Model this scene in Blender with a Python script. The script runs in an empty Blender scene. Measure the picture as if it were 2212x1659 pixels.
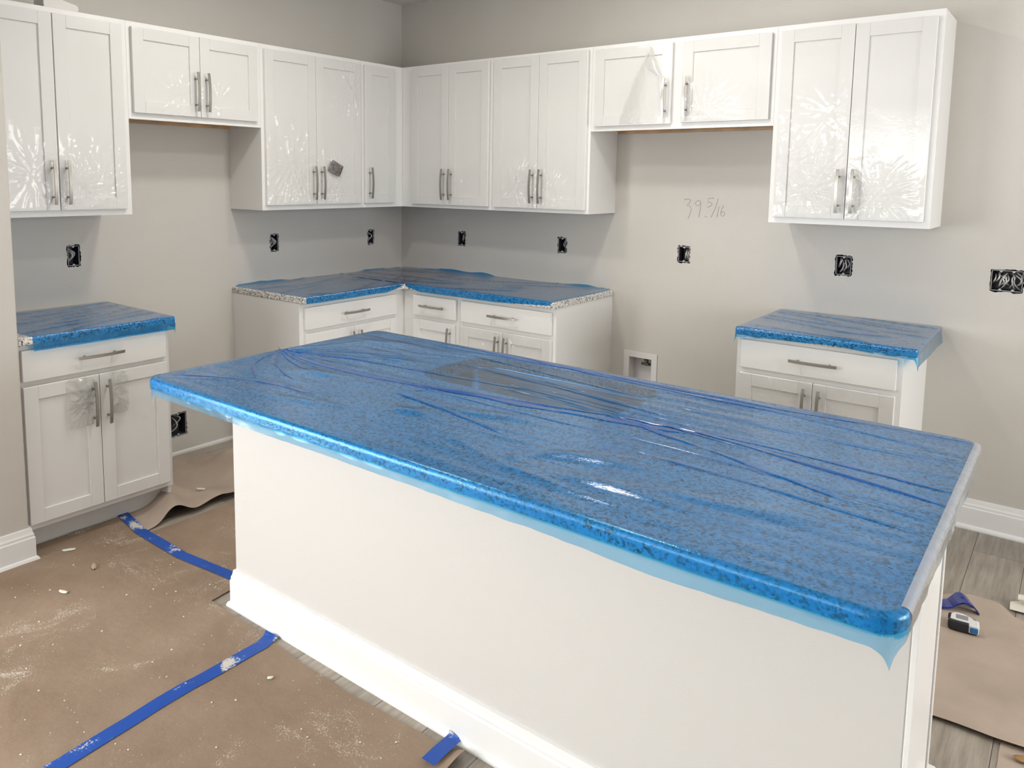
import bpy, bmesh, math, random
from mathutils import Vector, Matrix, noise

# ------------------------------------------------------------------ camera, world, light, exposure
sc = bpy.context.scene
COL = sc.collection
W, H = 2212, 1659
CAM = (3.9131, -4.0405, 1.5619)
YAW, PITCH, ROLL, FPX, PX, PY = 0.6675, -0.1135, 0.0118, 1661.55, -69.75, -254.1
_f = Vector((-math.sin(YAW)*math.cos(PITCH), math.cos(YAW)*math.cos(PITCH), math.sin(PITCH)))
_r = _f.cross(Vector((0, 0, 1))).normalized(); _u = _r.cross(_f)
_r2 = _r*math.cos(ROLL) + _u*math.sin(ROLL); _u2 = -_r*math.sin(ROLL) + _u*math.cos(ROLL)
cd_ = bpy.data.cameras.new('camera'); cam = bpy.data.objects.new('camera', cd_); COL.objects.link(cam)
cam.matrix_world = Matrix(((_r2.x, _u2.x, -_f.x, CAM[0]), (_r2.y, _u2.y, -_f.y, CAM[1]), (_r2.z, _u2.z, -_f.z, CAM[2]), (0, 0, 0, 1)))
cd_.sensor_fit = 'HORIZONTAL'; cd_.sensor_width = 36; cd_.lens = FPX/W*36
cd_.shift_x = -PX/W; cd_.shift_y = PY/W; cd_.clip_start = .05
sc.camera = cam

world = bpy.data.worlds.new('sky'); sc.world = world; world.use_nodes = True
bg = world.node_tree.nodes['Background']; bg.inputs[0].default_value = (.75, .87, 1, 1); bg.inputs[1].default_value = 2.0

sc.view_settings.view_transform = 'Standard'; sc.view_settings.look = 'None'
sc.view_settings.gamma = 1; sc.view_settings.use_curve_mapping = False
sc.view_settings.exposure = -0.26
sc.cycles.use_denoising = True
sc.cycles.use_adaptive_sampling = True; sc.cycles.adaptive_threshold = .07; sc.cycles.adaptive_min_samples = 12
sc.cycles.max_bounces = 6; sc.cycles.diffuse_bounces = 3; sc.cycles.glossy_bounces = 3; sc.cycles.transparent_max_bounces = 14
sc.cycles.caustics_reflective = False; sc.cycles.caustics_refractive = False
sc.cycles.sample_clamp_indirect = 6

def area(name, loc, direction, sx, sy, power, color=(1, 1, 1)):
    l = bpy.data.lights.new(name, 'AREA'); l.shape = 'RECTANGLE'; l.size = sx; l.size_y = sy; l.energy = power; l.color = color
    o = bpy.data.objects.new(name, l); COL.objects.link(o); o.location = loc
    o.rotation_euler = Vector(direction).to_track_quat('-Z', 'Y').to_euler(); return o
# daylight entering through the windows of the room behind and beside the viewer
area('daylight_patio_door', (-0.05, -5.6, 1.1), (1, 0.3, 0), 2.8, 2.1, 215, (1, .995, .985))  # unseen patio door, added to brighten the left end of the island front
area('daylight_rear_window', (1.7, -8.45, 1.5), (.1, 1, 0), 2.6, 1.6, 85, (1, .995, .985))
area('daylight_side_window', (7.45, -1.65, 1.5), (-1, 0, 0), 2.5, 1.7, 120, (1, .995, .985))

# ------------------------------------------------------------------ helpers
rnd = random.Random(7)
def nz(x, y, z=0.0): return noise.noise(Vector((x, y, z)))

class MB:
    def __init__(s): s.bm = bmesh.new()
    def box(s, x0, x1, y0, y1, z0, z1, bev=0, seg=1):
        t = bmesh.new()
        vs = [t.verts.new((x, y, z)) for x in (x0, x1) for y in (y0, y1) for z in (z0, z1)]
        for q in ((0,1,3,2),(4,6,7,5),(0,4,5,1),(2,3,7,6),(0,2,6,4),(1,5,7,3)): t.faces.new([vs[i] for i in q])
        bmesh.ops.recalc_face_normals(t, faces=t.faces)
        if bev: bmesh.ops.bevel(t, geom=list(t.edges), offset=bev, segments=seg, profile=.5, affect='EDGES')
        s.merge(t); return s
    def merge(s, t):
        m = bpy.data.meshes.new('tmp'); t.to_mesh(m); t.free(); s.bm.from_mesh(m); bpy.data.meshes.remove(m)
    def tube(s, pts, r, n=8, cap=True, taper=None):
        pts = [Vector(p) for p in pts]; rings = []; up = None
        for i, p in enumerate(pts):
            d = (pts[min(i+1, len(pts)-1)] - pts[max(i-1, 0)]).normalized()
            if up is None: up = d.orthogonal().normalized()
            up = (up - d*up.dot(d)).normalized(); b = d.cross(up)
            rr = r*(taper(i/(len(pts)-1)) if taper else 1)
            rings.append([s.bm.verts.new(p + (up*math.cos(a) + b*math.sin(a))*rr) for a in [2*math.pi*k/n for k in range(n)]])
        for A, B in zip(rings, rings[1:]):
            for k in range(n): s.bm.faces.new((A[k], A[(k+1) % n], B[(k+1) % n], B[k])).smooth = True
        if cap: s.bm.faces.new(rings[0][::-1]); s.bm.faces.new(rings[-1])
        return s
    def grid(s, P, smooth=True):
        vs = [[s.bm.verts.new(p) if p is not None else None for p in row] for row in P]
        for a, b in zip(vs, vs[1:]):
            for k in range(len(a)-1):
                q = (a[k], a[k+1], b[k+1], b[k])
                if None not in q: s.bm.faces.new(q).smooth = smooth
        return s
    def prism(s, poly, axis, a0, a1):
        # poly: 2-D outline; axis: 0/1/2 the extrusion axis
        def P(u, v, a): return {0: (a, u, v), 1: (u, a, v), 2: (u, v, a)}[axis]
        A = [s.bm.verts.new(P(u, v, a0)) for u, v in poly]; B = [s.bm.verts.new(P(u, v, a1)) for u, v in poly]
        n = len(poly); s.bm.faces.new(A); s.bm.faces.new(B[::-1])
        for k in range(n): s.bm.faces.new((A[k], B[k], B[(k+1) % n], A[(k+1) % n]))
        bmesh.ops.recalc_face_normals(s.bm, faces=s.bm.faces); return s
    def sweep(s, path, prof):
        # mitred sweep of a profile (offset outward to the right of travel, height) along an open 2-D path
        rings = []
        for i, p in enumerate(path):
            p = Vector(p); n = Vector((0, 0))
            ns = []
            for a, b in ((i-1, i), (i, i+1)):
                if a >= 0 and b < len(path):
                    d = (Vector(path[b]) - Vector(path[a])).normalized(); ns.append(Vector((d.y, -d.x)))
            if len(ns) == 2:
                m = (ns[0] + ns[1]).normalized(); n = m / m.dot(ns[0])
            else: n = ns[0]
            rings.append([s.bm.verts.new((p.x + n.x*o, p.y + n.y*o, h)) for o, h in prof])
        k = len(prof)
        for A, B in zip(rings, rings[1:]):
            for j in range(k): s.bm.faces.new((A[j], A[(j+1) % k], B[(j+1) % k], B[j]))
        s.bm.faces.new(rings[0][::-1]); s.bm.faces.new(rings[-1])
        bmesh.ops.recalc_face_normals(s.bm, faces=s.bm.faces); return s
    def mesh(s, name):
        m = bpy.data.meshes.new(name); s.bm.to_mesh(m); s.bm.free(); return m
    def build(s, name, mat, parent=None, loc=None):
        return obj(name, s.mesh(name), mat, parent, loc)
def obj(name, mesh, mat, parent=None, loc=None):
    if mat is not None and not mesh.materials: mesh.materials.append(mat)
    o = bpy.data.objects.new(name, mesh); COL.objects.link(o)
    if parent: o.parent = parent
    if loc: o.location = loc
    return o
CACHE = {}
def shared(key, fn):
    if key not in CACHE: CACHE[key] = fn().mesh(key[0])
    return CACHE[key]
def tag(o, label=None, cat=None, group=None, kind=None):
    if label: o['label'] = label
    if cat: o['category'] = cat
    if group: o['group'] = group
    if kind: o['kind'] = kind
    return o
def thing(name, label, cat, loc=(0, 0, 0), rz=0, group=None):
    o = bpy.data.objects.new(name, None); COL.objects.link(o); o.location = loc; o.rotation_euler = (0, 0, rz); o.empty_display_size = .05
    return tag(o, label, cat, group)

# ------------------------------------------------------------------ materials
def new_mat(name):
    m = bpy.data.materials.new(name); m.use_nodes = True; nt = m.node_tree
    for n in list(nt.nodes): nt.nodes.remove(n)
    out = nt.nodes.new('ShaderNodeOutputMaterial')
    return m, nt, out
def N(nt, t, **kw):
    n = nt.nodes.new(t)
    for k, v in kw.items():
        if k in ('inp',):
            for a, b in v.items(): n.inputs[a].default_value = b
        else: setattr(n, k, v)
    return n
def c4(c): return (*c, 1)
def ramp(nt, src, stops, interp='LINEAR'):
    r = nt.nodes.new('ShaderNodeValToRGB'); r.color_ramp.interpolation = interp
    e = r.color_ramp.elements
    while len(e) < len(stops): e.new(.5)
    for x, (p, c) in zip(e, stops): x.position = p; x.color = c4(c) if len(c) == 3 else c
    nt.links.new(src, r.inputs[0]); return r
def simple(name, base, rough=.5, metal=0, bump=0, bscale=60, vary=0, vscale=4, spec=.5, coat=0):
    m, nt, out = new_mat(name); p = N(nt, 'ShaderNodeBsdfPrincipled')
    p.inputs['Base Color'].default_value = c4(base); p.inputs['Roughness'].default_value = rough; p.inputs['Metallic'].default_value = metal
    p.inputs['Specular IOR Level'].default_value = spec
    if coat: p.inputs['Coat Weight'].default_value = coat
    tc = N(nt, 'ShaderNodeTexCoord')
    if vary:
        n = N(nt, 'ShaderNodeTexNoise', inp={'Scale': vscale, 'Detail': 4.0}); nt.links.new(tc.outputs['Object'], n.inputs['Vector'])
        r = ramp(nt, n.outputs[0], [(.3, tuple(max(0, b*(1-vary)) for b in base)), (.7, tuple(min(1, b*(1+vary)) for b in base))])
        nt.links.new(r.outputs[0], p.inputs['Base Color'])
    if bump:
        n = N(nt, 'ShaderNodeTexNoise', inp={'Scale': bscale, 'Detail': 3.0}); nt.links.new(tc.outputs['Object'], n.inputs['Vector'])
        b = N(nt, 'ShaderNodeBump', inp={'Strength': bump, 'Distance': .01}); nt.links.new(n.outputs[0], b.inputs['Height']); nt.links.new(b.outputs[0], p.inputs['Normal'])
    nt.links.new(p.outputs[0], out.inputs[0]); return m

M = {}
M['cab'] = simple('cabinet_white_paint', (.82, .81, .785), .33, vary=.012, vscale=2)
M['trim'] = simple('trim_white_gloss_paint', (.84, .835, .815), .28)
M['ceil'] = simple('ceiling_flat_white', (.82, .81, .79), .9, bump=.1, bscale=120)
M['nickel'] = simple('brushed_nickel', (.40, .375, .34), .32, 1, bump=.03, bscale=400)
M['wood'] = simple('cabinet_maple_veneer', (.56, .36, .19), .5, vary=.2, vscale=9)
M['boxdark'] = simple('outlet_box_dark_plastic', (.035, .035, .045), .5)
M['boxlip'] = simple('outlet_box_lip', (.45, .45, .45), .5)
M['wire'] = simple('cable_sheath_grey', (.62, .60, .58), .45)
M['copper'] = simple('bare_copper', (.55, .33, .2), .4, 1)
M['cavity'] = simple('wall_cavity_dark', (.05, .045, .04), .9)
M['gypsum'] = simple('drywall_core', (.62, .59, .53), .95, bump=.6, bscale=200)
M['pencil'] = simple('pencil_mark', (.36, .36, .36), .8)
M['valve'] = simple('valve_brass_dark', (.10, .105, .07), .4, .7)
M['plasticwhite'] = simple('white_plastic', (.72, .70, .69), .4)
M['steel'] = simple('sink_stainless', (.42, .43, .44), .28, 1, bump=.02, bscale=300)
M['foam'] = simple('white_foam', (.78, .755, .72), .7, bump=.1, bscale=200)
M['foil'] = simple('grey_foil_pouch', (.22, .20, .185), .35, .35, vary=.45, vscale=38, bump=.4, bscale=60)
M['black'] = simple('black_rubber', (.02, .022, .026), .45)
M['tmwhite'] = simple('tape_measure_white', (.78, .78, .77), .35)
M['tmblue'] = simple('tape_measure_button_blue', (.02, .17, .45), .35)
M['tmgrey'] = simple('tape_measure_label_print', (.28, .28, .29), .5)
M['steelblade'] = simple('tape_blade', (.55, .5, .35), .4, .5)
M['prybar'] = simple('blue_enamel_steel', (.006, .025, .27), .22, .1, coat=.5)
M['chip'] = simple('wood_chip', (.42, .24, .09), .6, vary=.3, vscale=80)
M['gypchip'] = simple('drywall_crumb', (.78, .75, .66), .9)
M['frame'] = simple('window_frame_white', (.8, .8, .79), .4)
M['papwhite'] = simple('white_scrap_paper', (.75, .70, .60), .8)

def wallmat():
    m, nt, out = new_mat('wall_greige_eggshell_paint'); p = N(nt, 'ShaderNodeBsdfPrincipled', inp={'Roughness': .42, 'Specular IOR Level': .4})
    tc = N(nt, 'ShaderNodeTexCoord')
    n = N(nt, 'ShaderNodeTexNoise', inp={'Scale': 1.3, 'Detail': 3.0}); nt.links.new(tc.outputs['Object'], n.inputs['Vector'])
    r = ramp(nt, n.outputs[0], [(.3, (.58, .545, .49)), (.7, (.62, .59, .545))]); nt.links.new(r.outputs[0], p.inputs['Base Color'])
    n2 = N(nt, 'ShaderNodeTexNoise', inp={'Scale': 260.0, 'Detail': 2.0}); nt.links.new(tc.outputs['Object'], n2.inputs['Vector'])
    b = N(nt, 'ShaderNodeBump', inp={'Strength': .06, 'Distance': .01}); nt.links.new(n2.outputs[0], b.inputs['Height']); nt.links.new(b.outputs[0], p.inputs['Normal'])
    nt.links.new(p.outputs[0], out.inputs[0]); return m
M['wall'] = wallmat()
M['knee'] = simple('knee_wall_lit_greige', (.65, .63, .60), .5, bump=.05, bscale=240)  # wall greige lightened; window light on this face is put into the colour

def granite():
    m, nt, out = new_mat('speckled_granite'); p = N(nt, 'ShaderNodeBsdfPrincipled', inp={'Roughness': .25})
    tc = N(nt, 'ShaderNodeTexCoord')
    v = N(nt, 'ShaderNodeTexVoronoi', inp={'Scale': 190.0}); nt.links.new(tc.outputs['Object'], v.inputs['Vector'])
    sep = N(nt, 'ShaderNodeSeparateColor'); nt.links.new(v.outputs['Color'], sep.inputs[0])
    n = N(nt, 'ShaderNodeTexNoise', inp={'Scale': 70.0, 'Detail': 4.0}); nt.links.new(tc.outputs['Object'], n.inputs['Vector'])
    mx = N(nt, 'ShaderNodeMath', operation='MULTIPLY_ADD', inp={1: .75}); nt.links.new(n.outputs[0], mx.inputs[0]); 
    md = N(nt, 'ShaderNodeMath', operation='MULTIPLY', inp={1: .5}); nt.links.new(sep.outputs[0], md.inputs[0]); nt.links.new(md.outputs[0], mx.inputs[2])
    r = ramp(nt, mx.outputs[0], [(.34, (.02, .02, .024)), (.42, (.16, .155, .15)), (.52, (.46, .44, .415)), (.70, (.82, .80, .76))])
    nt.links.new(r.outputs[0], p.inputs['Base Color']); nt.links.new(p.outputs[0], out.inputs[0]); return m
M['granite'] = granite()

def filmmat(name, tint, rough, haze, hazecol, bump, bscale, boost=1.7, patch=False):
    m, nt, out = new_mat(name)
    tc = N(nt, 'ShaderNodeTexCoord')
    n = N(nt, 'ShaderNodeTexNoise', inp={'Scale': bscale, 'Detail': 3.0}); nt.links.new(tc.outputs['Object'], n.inputs['Vector'])
    b = N(nt, 'ShaderNodeBump', inp={'Strength': bump, 'Distance': .002}); nt.links.new(n.outputs[0], b.inputs['Height'])
    tr = N(nt, 'ShaderNodeBsdfTransparent'); tr.inputs[0].default_value = c4(tint)
    df = N(nt, 'ShaderNodeBsdfDiffuse'); df.inputs[0].default_value = c4(hazecol)
    tl = N(nt, 'ShaderNodeBsdfTranslucent'); tl.inputs[0].default_value = c4(hazecol)
    dt = N(nt, 'ShaderNodeMixShader', inp={0: .5}); nt.links.new(df.outputs[0], dt.inputs[1]); nt.links.new(tl.outputs[0], dt.inputs[2])
    m1 = N(nt, 'ShaderNodeMixShader', inp={0: haze}); nt.links.new(tr.outputs[0], m1.inputs[1]); nt.links.new(dt.outputs[0], m1.inputs[2])
    if patch:
        mp = N(nt, 'ShaderNodeMapping'); mp.inputs['Scale'].default_value = (1, 3.2, 1); nt.links.new(tc.outputs['Object'], mp.inputs[0])
        n5 = N(nt, 'ShaderNodeTexNoise', inp={'Scale': 2.1, 'Detail': 4.0, 'Distortion': 1.2}); nt.links.new(mp.outputs[0], n5.inputs['Vector'])
        mp2 = N(nt, 'ShaderNodeMapping'); mp2.inputs['Scale'].default_value = (1, 22, 1); nt.links.new(tc.outputs['Object'], mp2.inputs[0])
        n6 = N(nt, 'ShaderNodeTexNoise', inp={'Scale': 3.0, 'Detail': 5.0}); nt.links.new(mp2.outputs[0], n6.inputs['Vector'])
        sm_ = N(nt, 'ShaderNodeMath', operation='ADD'); nt.links.new(n5.outputs[0], sm_.inputs[0]); nt.links.new(n6.outputs[0], sm_.inputs[1])
        hr = N(nt, 'ShaderNodeMapRange', inp={1: .78, 2: 1.22, 3: haze*.1, 4: haze*2.8}); nt.links.new(sm_.outputs[0], hr.inputs[0]); nt.links.new(hr.outputs[0], m1.inputs[0])
    gl = N(nt, 'ShaderNodeBsdfGlossy', inp={'Roughness': rough}); nt.links.new(b.outputs[0], gl.inputs['Normal'])
    fr = N(nt, 'ShaderNodeFresnel', inp={'IOR': 1.5}); nt.links.new(b.outputs[0], fr.inputs['Normal'])
    ge = N(nt, 'ShaderNodeNewGeometry'); mi = N(nt, 'ShaderNodeMapRange', inp={3: 1.5, 4: 1/1.5}); nt.links.new(ge.outputs['Backfacing'], mi.inputs[0]); nt.links.new(mi.outputs[0], fr.inputs['IOR'])
    mu = N(nt, 'ShaderNodeMath', operation='MULTIPLY', inp={1: boost}); mu.use_clamp = True; nt.links.new(fr.outputs[0], mu.inputs[0])
    mm = N(nt, 'ShaderNodeMath', operation='MINIMUM', inp={1: .85}); nt.links.new(mu.outputs[0], mm.inputs[0])
    m2 = N(nt, 'ShaderNodeMixShader'); nt.links.new(mm.outputs[0], m2.inputs[0]); nt.links.new(m1.outputs[0], m2.inputs[1]); nt.links.new(gl.outputs[0], m2.inputs[2])
    nt.links.new(m2.outputs[0], out.inputs[0]); return m
M['bluefilm'] = filmmat('blue_protective_film', (.11, .58, .93), .12, .13, (.03, .37, .81), .25, 260, 1.7, True)
M['blueflap'] = filmmat('loose_blue_film', (.42, .74, .95), .2, .34, (.30, .60, .92), .2, 120, 1.2)
M['blueband'] = filmmat('blue_film_doubled_edge', (.40, .95, 1.0), .2, .14, (.01, .42, .98), .25, 260, .9)
M['bluefold'] = filmmat('blue_film_fold', (.10, .64, .98), .2, .34, (.008, .25, .80), .2, 200)
M['edgeglow'] = filmmat('white_edge_glow_film', (.84, .90, .96), .18, .72, (.92, .94, .96), .3, 120, 2.2)  # white haze stands in for the window glow on the island's right edge
M['hazefilm'] = filmmat('crumpled_clear_film', (.98, .98, .975), .16, .28, (.93, .93, .91), .2, 60, 1.2)
M['clearfilm'] = filmmat('clear_protective_film', (.99, .99, .985), .10, .05, (.95, .95, .93), .1, 90, 1.25)

def paper():
    m, nt, out = new_mat('brown_rosin_paper'); p = N(nt, 'ShaderNodeBsdfPrincipled', inp={'Roughness': .75, 'Specular IOR Level': .3})
    tc = N(nt, 'ShaderNodeTexCoord')
    n = N(nt, 'ShaderNodeTexNoise', inp={'Scale': 3.0, 'Detail': 6.0, 'Roughness': .6}); nt.links.new(tc.outputs['Object'], n.inputs['Vector'])
    base = ramp(nt, n.outputs[0], [(.3, (.255, .18, .122)), (.7, (.34, .25, .18))])
    # trodden-in plaster dust: clustered patches broken into fine specks
    n1 = N(nt, 'ShaderNodeTexNoise', inp={'Scale': 3.4, 'Detail': 8.0, 'Roughness': .72, 'Distortion': .9}); nt.links.new(tc.outputs['Object'], n1.inputs['Vector'])
    n2 = N(nt, 'ShaderNodeTexNoise', inp={'Scale': 190.0, 'Detail': 3.0}); nt.links.new(tc.outputs['Object'], n2.inputs['Vector'])
    a = ramp(nt, n1.outputs[0], [(.50, (0, 0, 0)), (.80, (.58, .58, .58))]); 
    s = N(nt, 'ShaderNodeMath', operation='ADD'); nt.links.new(a.outputs[0], s.inputs[0]); nt.links.new(n2.outputs[0], s.inputs[1])
    d = ramp(nt, s.outputs[0], [(.70, (0, 0, 0)), (.98, (1, 1, 1))])
    n3 = N(nt, 'ShaderNodeTexNoise', inp={'Scale': 420.0, 'Detail': 1.0}); nt.links.new(tc.outputs['Object'], n3.inputs['Vector'])
    sp = ramp(nt, n3.outputs[0], [(.735, (0, 0, 0)), (.76, (1, 1, 1))])
    mxx = N(nt, 'ShaderNodeMath', operation='MAXIMUM'); nt.links.new(d.outputs[0], mxx.inputs[0]); nt.links.new(sp.outputs[0], mxx.inputs[1])
    ms = N(nt, 'ShaderNodeMath', operation='MULTIPLY', inp={1: .75}); nt.links.new(mxx.outputs[0], ms.inputs[0])
    mx = N(nt, 'ShaderNodeMix', data_type='RGBA'); mx.inputs[7].default_value = (.74, .69, .58, 1)
    nt.links.new(ms.outputs[0], mx.inputs[0]); nt.links.new(base.outputs[0], mx.inputs[6]); nt.links.new(mx.outputs[2], p.inputs['Base Color'])
    n4 = N(nt, 'ShaderNodeTexNoise', inp={'Scale': 22.0, 'Detail': 5.0}); nt.links.new(tc.outputs['Object'], n4.inputs['Vector'])
    b = N(nt, 'ShaderNodeBump', inp={'Strength': .25, 'Distance': .01}); nt.links.new(n4.outputs[0], b.inputs['Height']); nt.links.new(b.outputs[0], p.inputs['Normal'])
    nt.links.new(p.outputs[0], out.inputs[0]); return m
M['paper'] = paper()
def cleanpaper():
    return simple('brown_rosin_paper_clean', (.47, .375, .30), .6, vary=.1, vscale=5, bump=.2, bscale=18)
M['paper2'] = cleanpaper()
def tapemat():
    m, nt, out = new_mat('blue_masking_tape'); p = N(nt, 'ShaderNodeBsdfPrincipled', inp={'Roughness': .55})
    tc = N(nt, 'ShaderNodeTexCoord')
    n1 = N(nt, 'ShaderNodeTexNoise', inp={'Scale': 9.0, 'Detail': 5.0}); nt.links.new(tc.outputs['Object'], n1.inputs['Vector'])
    n2 = N(nt, 'ShaderNodeTexNoise', inp={'Scale': 150.0, 'Detail': 3.0}); nt.links.new(tc.outputs['Object'], n2.inputs['Vector'])
    a = ramp(nt, n1.outputs[0], [(.5, (0, 0, 0)), (.75, (1, 1, 1))])
    s = N(nt, 'ShaderNodeMath', operation='ADD'); nt.links.new(a.outputs[0], s.inputs[0]); nt.links.new(n2.outputs[0], s.inputs[1])
    d = ramp(nt, s.outputs[0], [(.7, (.008, .075, .40)), (.85, (.03, .12, .45)), (1.0, (.66, .62, .54))])
    nt.links.new(d.outputs[0], p.inputs['Base Color']); nt.links.new(p.outputs[0], out.inputs[0]); return m
M['tape'] = tapemat()
def plankmat():
    m, nt, out = new_mat('grey_oak_vinyl_plank'); p = N(nt, 'ShaderNodeBsdfPrincipled', inp={'Roughness': .42})
    tc = N(nt, 'ShaderNodeTexCoord'); oi = N(nt, 'ShaderNodeObjectInfo')
    mp = N(nt, 'ShaderNodeMapping'); mp.inputs['Scale'].default_value = (1, .07, 1); nt.links.new(tc.outputs['Object'], mp.inputs[0])
    ad = N(nt, 'ShaderNodeVectorMath', operation='ADD'); nt.links.new(mp.outputs[0], ad.inputs[0])
    cb = N(nt, 'ShaderNodeCombineXYZ'); mu = N(nt, 'ShaderNodeMath', operation='MULTIPLY', inp={1: 37.0}); nt.links.new(oi.outputs['Random'], mu.inputs[0]); nt.links.new(mu.outputs[0], cb.inputs[2]); nt.links.new(cb.outputs[0], ad.inputs[1])
    n = N(nt, 'ShaderNodeTexNoise', inp={'Scale': 55.0, 'Detail': 6.0, 'Roughness': .65}); nt.links.new(ad.outputs[0], n.inputs['Vector'])
    r = ramp(nt, n.outputs[0], [(.28, (.25, .215, .172)), (.5, (.35, .305, .25)), (.72, (.45, .40, .335))])
    hs = N(nt, 'ShaderNodeHueSaturation'); nt.links.new(r.outputs[0], hs.inputs['Color'])
    mr = N(nt, 'ShaderNodeMapRange', inp={3: .8, 4: 1.15}); nt.links.new(oi.outputs['Random'], mr.inputs[0]); nt.links.new(mr.outputs[0], hs.inputs['Value'])
    nt.links.new(hs.outputs[0], p.inputs['Base Color'])
    b = N(nt, 'ShaderNodeBump', inp={'Strength': .2, 'Distance': .003}); nt.links.new(n.outputs[0], b.inputs['Height']); nt.links.new(b.outputs[0], p.inputs['Normal'])
    nt.links.new(p.outputs[0], out.inputs[0]); return m
M['plank'] = plankmat()
M['slab'] = simple('subfloor', (.25, .23, .2), .8)
def emis(name, col, s):
    m, nt, out = new_mat(name); e = N(nt, 'ShaderNodeEmission'); e.inputs[0].default_value = c4(col); e.inputs[1].default_value = s
    nt.links.new(e.outputs[0], out.inputs[0]); return m
M['lens'] = emis('downlight_lens', (1, .95, .88), 6)

# ------------------------------------------------------------------ dimensions (metres)
CEIL = 2.767; UT = 2.2795; UB = 1.372; ZR = 1.826; CT = .914; CB = .880; D = .305; BD = .61; CDP = .649
YA, YB, YW, XW = -1.4226, -2.1675, -2.8313, .6555
XC, XD, XE = 1.7344, 2.7178, 3.3918

# ------------------------------------------------------------------ room shell
def wall_plane(name, axis, s0, s1, z1, holes, material, thick=.14, skin=.0127, z0=0):
    """A wall whose room face lies in x=0 (axis 'x', s is y) or y=0 (axis 'y', s is x), with a skin cut by holes and a closed cavity behind."""
    mb = MB(); bm = mb.bm
    def P(s, z, d): return (-d, s, z) if axis == 'x' else (s, d, z)
    S = sorted({s0, s1, *[h[0] for h in holes], *[h[1] for h in holes]}); Zs = sorted({z0, z1, *[h[2] for h in holes], *[h[3] for h in holes]})
    for a, b in zip(S, S[1:]):
        for c, d in zip(Zs, Zs[1:]):
            m = ((a+b)/2, (c+d)/2)
            if any(h[0] < m[0] < h[1] and h[2] < m[1] < h[3] for h in holes): continue
            bm.faces.new([bm.verts.new(P(*q)) for q in ((a, c, 0), (b, c, 0), (b, d, 0), (a, d, 0))])
    for a, b, c, d in holes:
        for q in (((a, c), (b, c)), ((b, c), (b, d)), ((b, d), (a, d)), ((a, d), (a, c))):
            (u0, w0), (u1, w1) = q
            bm.faces.new([bm.verts.new(P(*k)) for k in ((u0, w0, 0), (u1, w1, 0), (u1, w1, skin), (u0, w0, skin))])
    # back and rim
    c = [(s0, z0), (s1, z0), (s1, z1), (s0, z1)]
    bm.faces.new([bm.verts.new(P(a, b, thick)) for a, b in c])
    for k in range(4):
        a, b = c[k], c[(k+1) % 4]
        bm.faces.new([bm.verts.new(P(*q)) for q in ((*a, 0), (*b, 0), (*b, thick), (*a, thick))])
    bmesh.ops.remove_doubles(bm, verts=bm.verts, dist=1e-5)
    return tag(mb.build(name, material), kind='structure')

# openings: (s0, s1, z0, z1) of the cut-outs
LB = {'b1': (-2.3443, -2.2849, 1.108, 1.2115), 'b2': (-1.148, -1.088, 1.103, 1.2095), 'b3': (-.3333, -.2764, 1.098, 1.199), 'low': (-1.838, -1.742, .105, .236)}
RB = {'b4': (.5339, .6007, 1.106, 1.201), 'b5': (1.343, 1.406, 1.113, 1.206), 'b6': (2.135, 2.204, 1.113, 1.203), 'b7': (2.957, 3.031, 1.112, 1.208), 'b8': (3.598, 3.718, 1.097, 1.193)}
VALVE = (1.858, 2.004, .385, .536)
g = .007
holesL = [(a-g, b+g, c-g, d+g) for a, b, c, d in LB.values()]
holesR = [(a-g, b+g, c-g, d+g) for a, b, c, d in RB.values()] + [VALVE]
wall_left = wall_plane('wall_left', 'x', YW, 0, CEIL, holesL, M['wall'])
wall_back = wall_plane('wall_back', 'y', -.14, 7.5, CEIL, holesR, M['wall'])
mb = MB(); mb.box(-.14, XW, -3.45, YW, 0, CEIL, .004, 2)
wall_return = tag(mb.build('wall_return', M['wall']), kind='structure')

def ragged(parent, axis, rect, seed):
    a, b, c, d = rect; r = random.Random(seed); mb = MB(); n = 11; inner = []; outer = []
    oa, ob, oc, od = a-g-.0003, b+g+.0003, c-g-.0003, d+g+.0003
    for side in range(4):
        for k in range(n):
            t = k/n; j = r.uniform(.0, g*.95) if r.random() < .7 else 0.0
            if side == 0: outer.append((oa+(ob-oa)*t, oc)); inner.append((a+(b-a)*t, c-j))
            if side == 1: outer.append((ob, oc+(od-oc)*t)); inner.append((b+j, c+(d-c)*t))
            if side == 2: outer.append((ob-(ob-oa)*t, od)); inner.append((b-(b-a)*t, d+j))
            if side == 3: outer.append((oa, od-(od-oc)*t)); inner.append((a-j, d-(d-c)*t))
    def P(s, z, q): return (-q, s, z) if axis == 'x' else (s, q, z)
    A = [mb.bm.verts.new(P(*p, -.0004)) for p in outer]; B = [mb.bm.verts.new(P(*p, 0.0)) for p in inner]; Cc = [mb.bm.verts.new(P(*p, .011)) for p in inner]
    m = len(A)
    for k in range(m):
        l = (k+1) % m
        mb.bm.faces.new((A[k], A[l], B[l], B[k])); mb.bm.faces.new((B[k], B[l], Cc[l], Cc[k]))
    mb.build('cutout_edge', M['wall'], parent)
for i, q in enumerate(LB.values()): ragged(wall_left, 'x', q, 30+i)
for i, q in enumerate(RB.values()): ragged(wall_back, 'y', q, 50+i)

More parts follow.
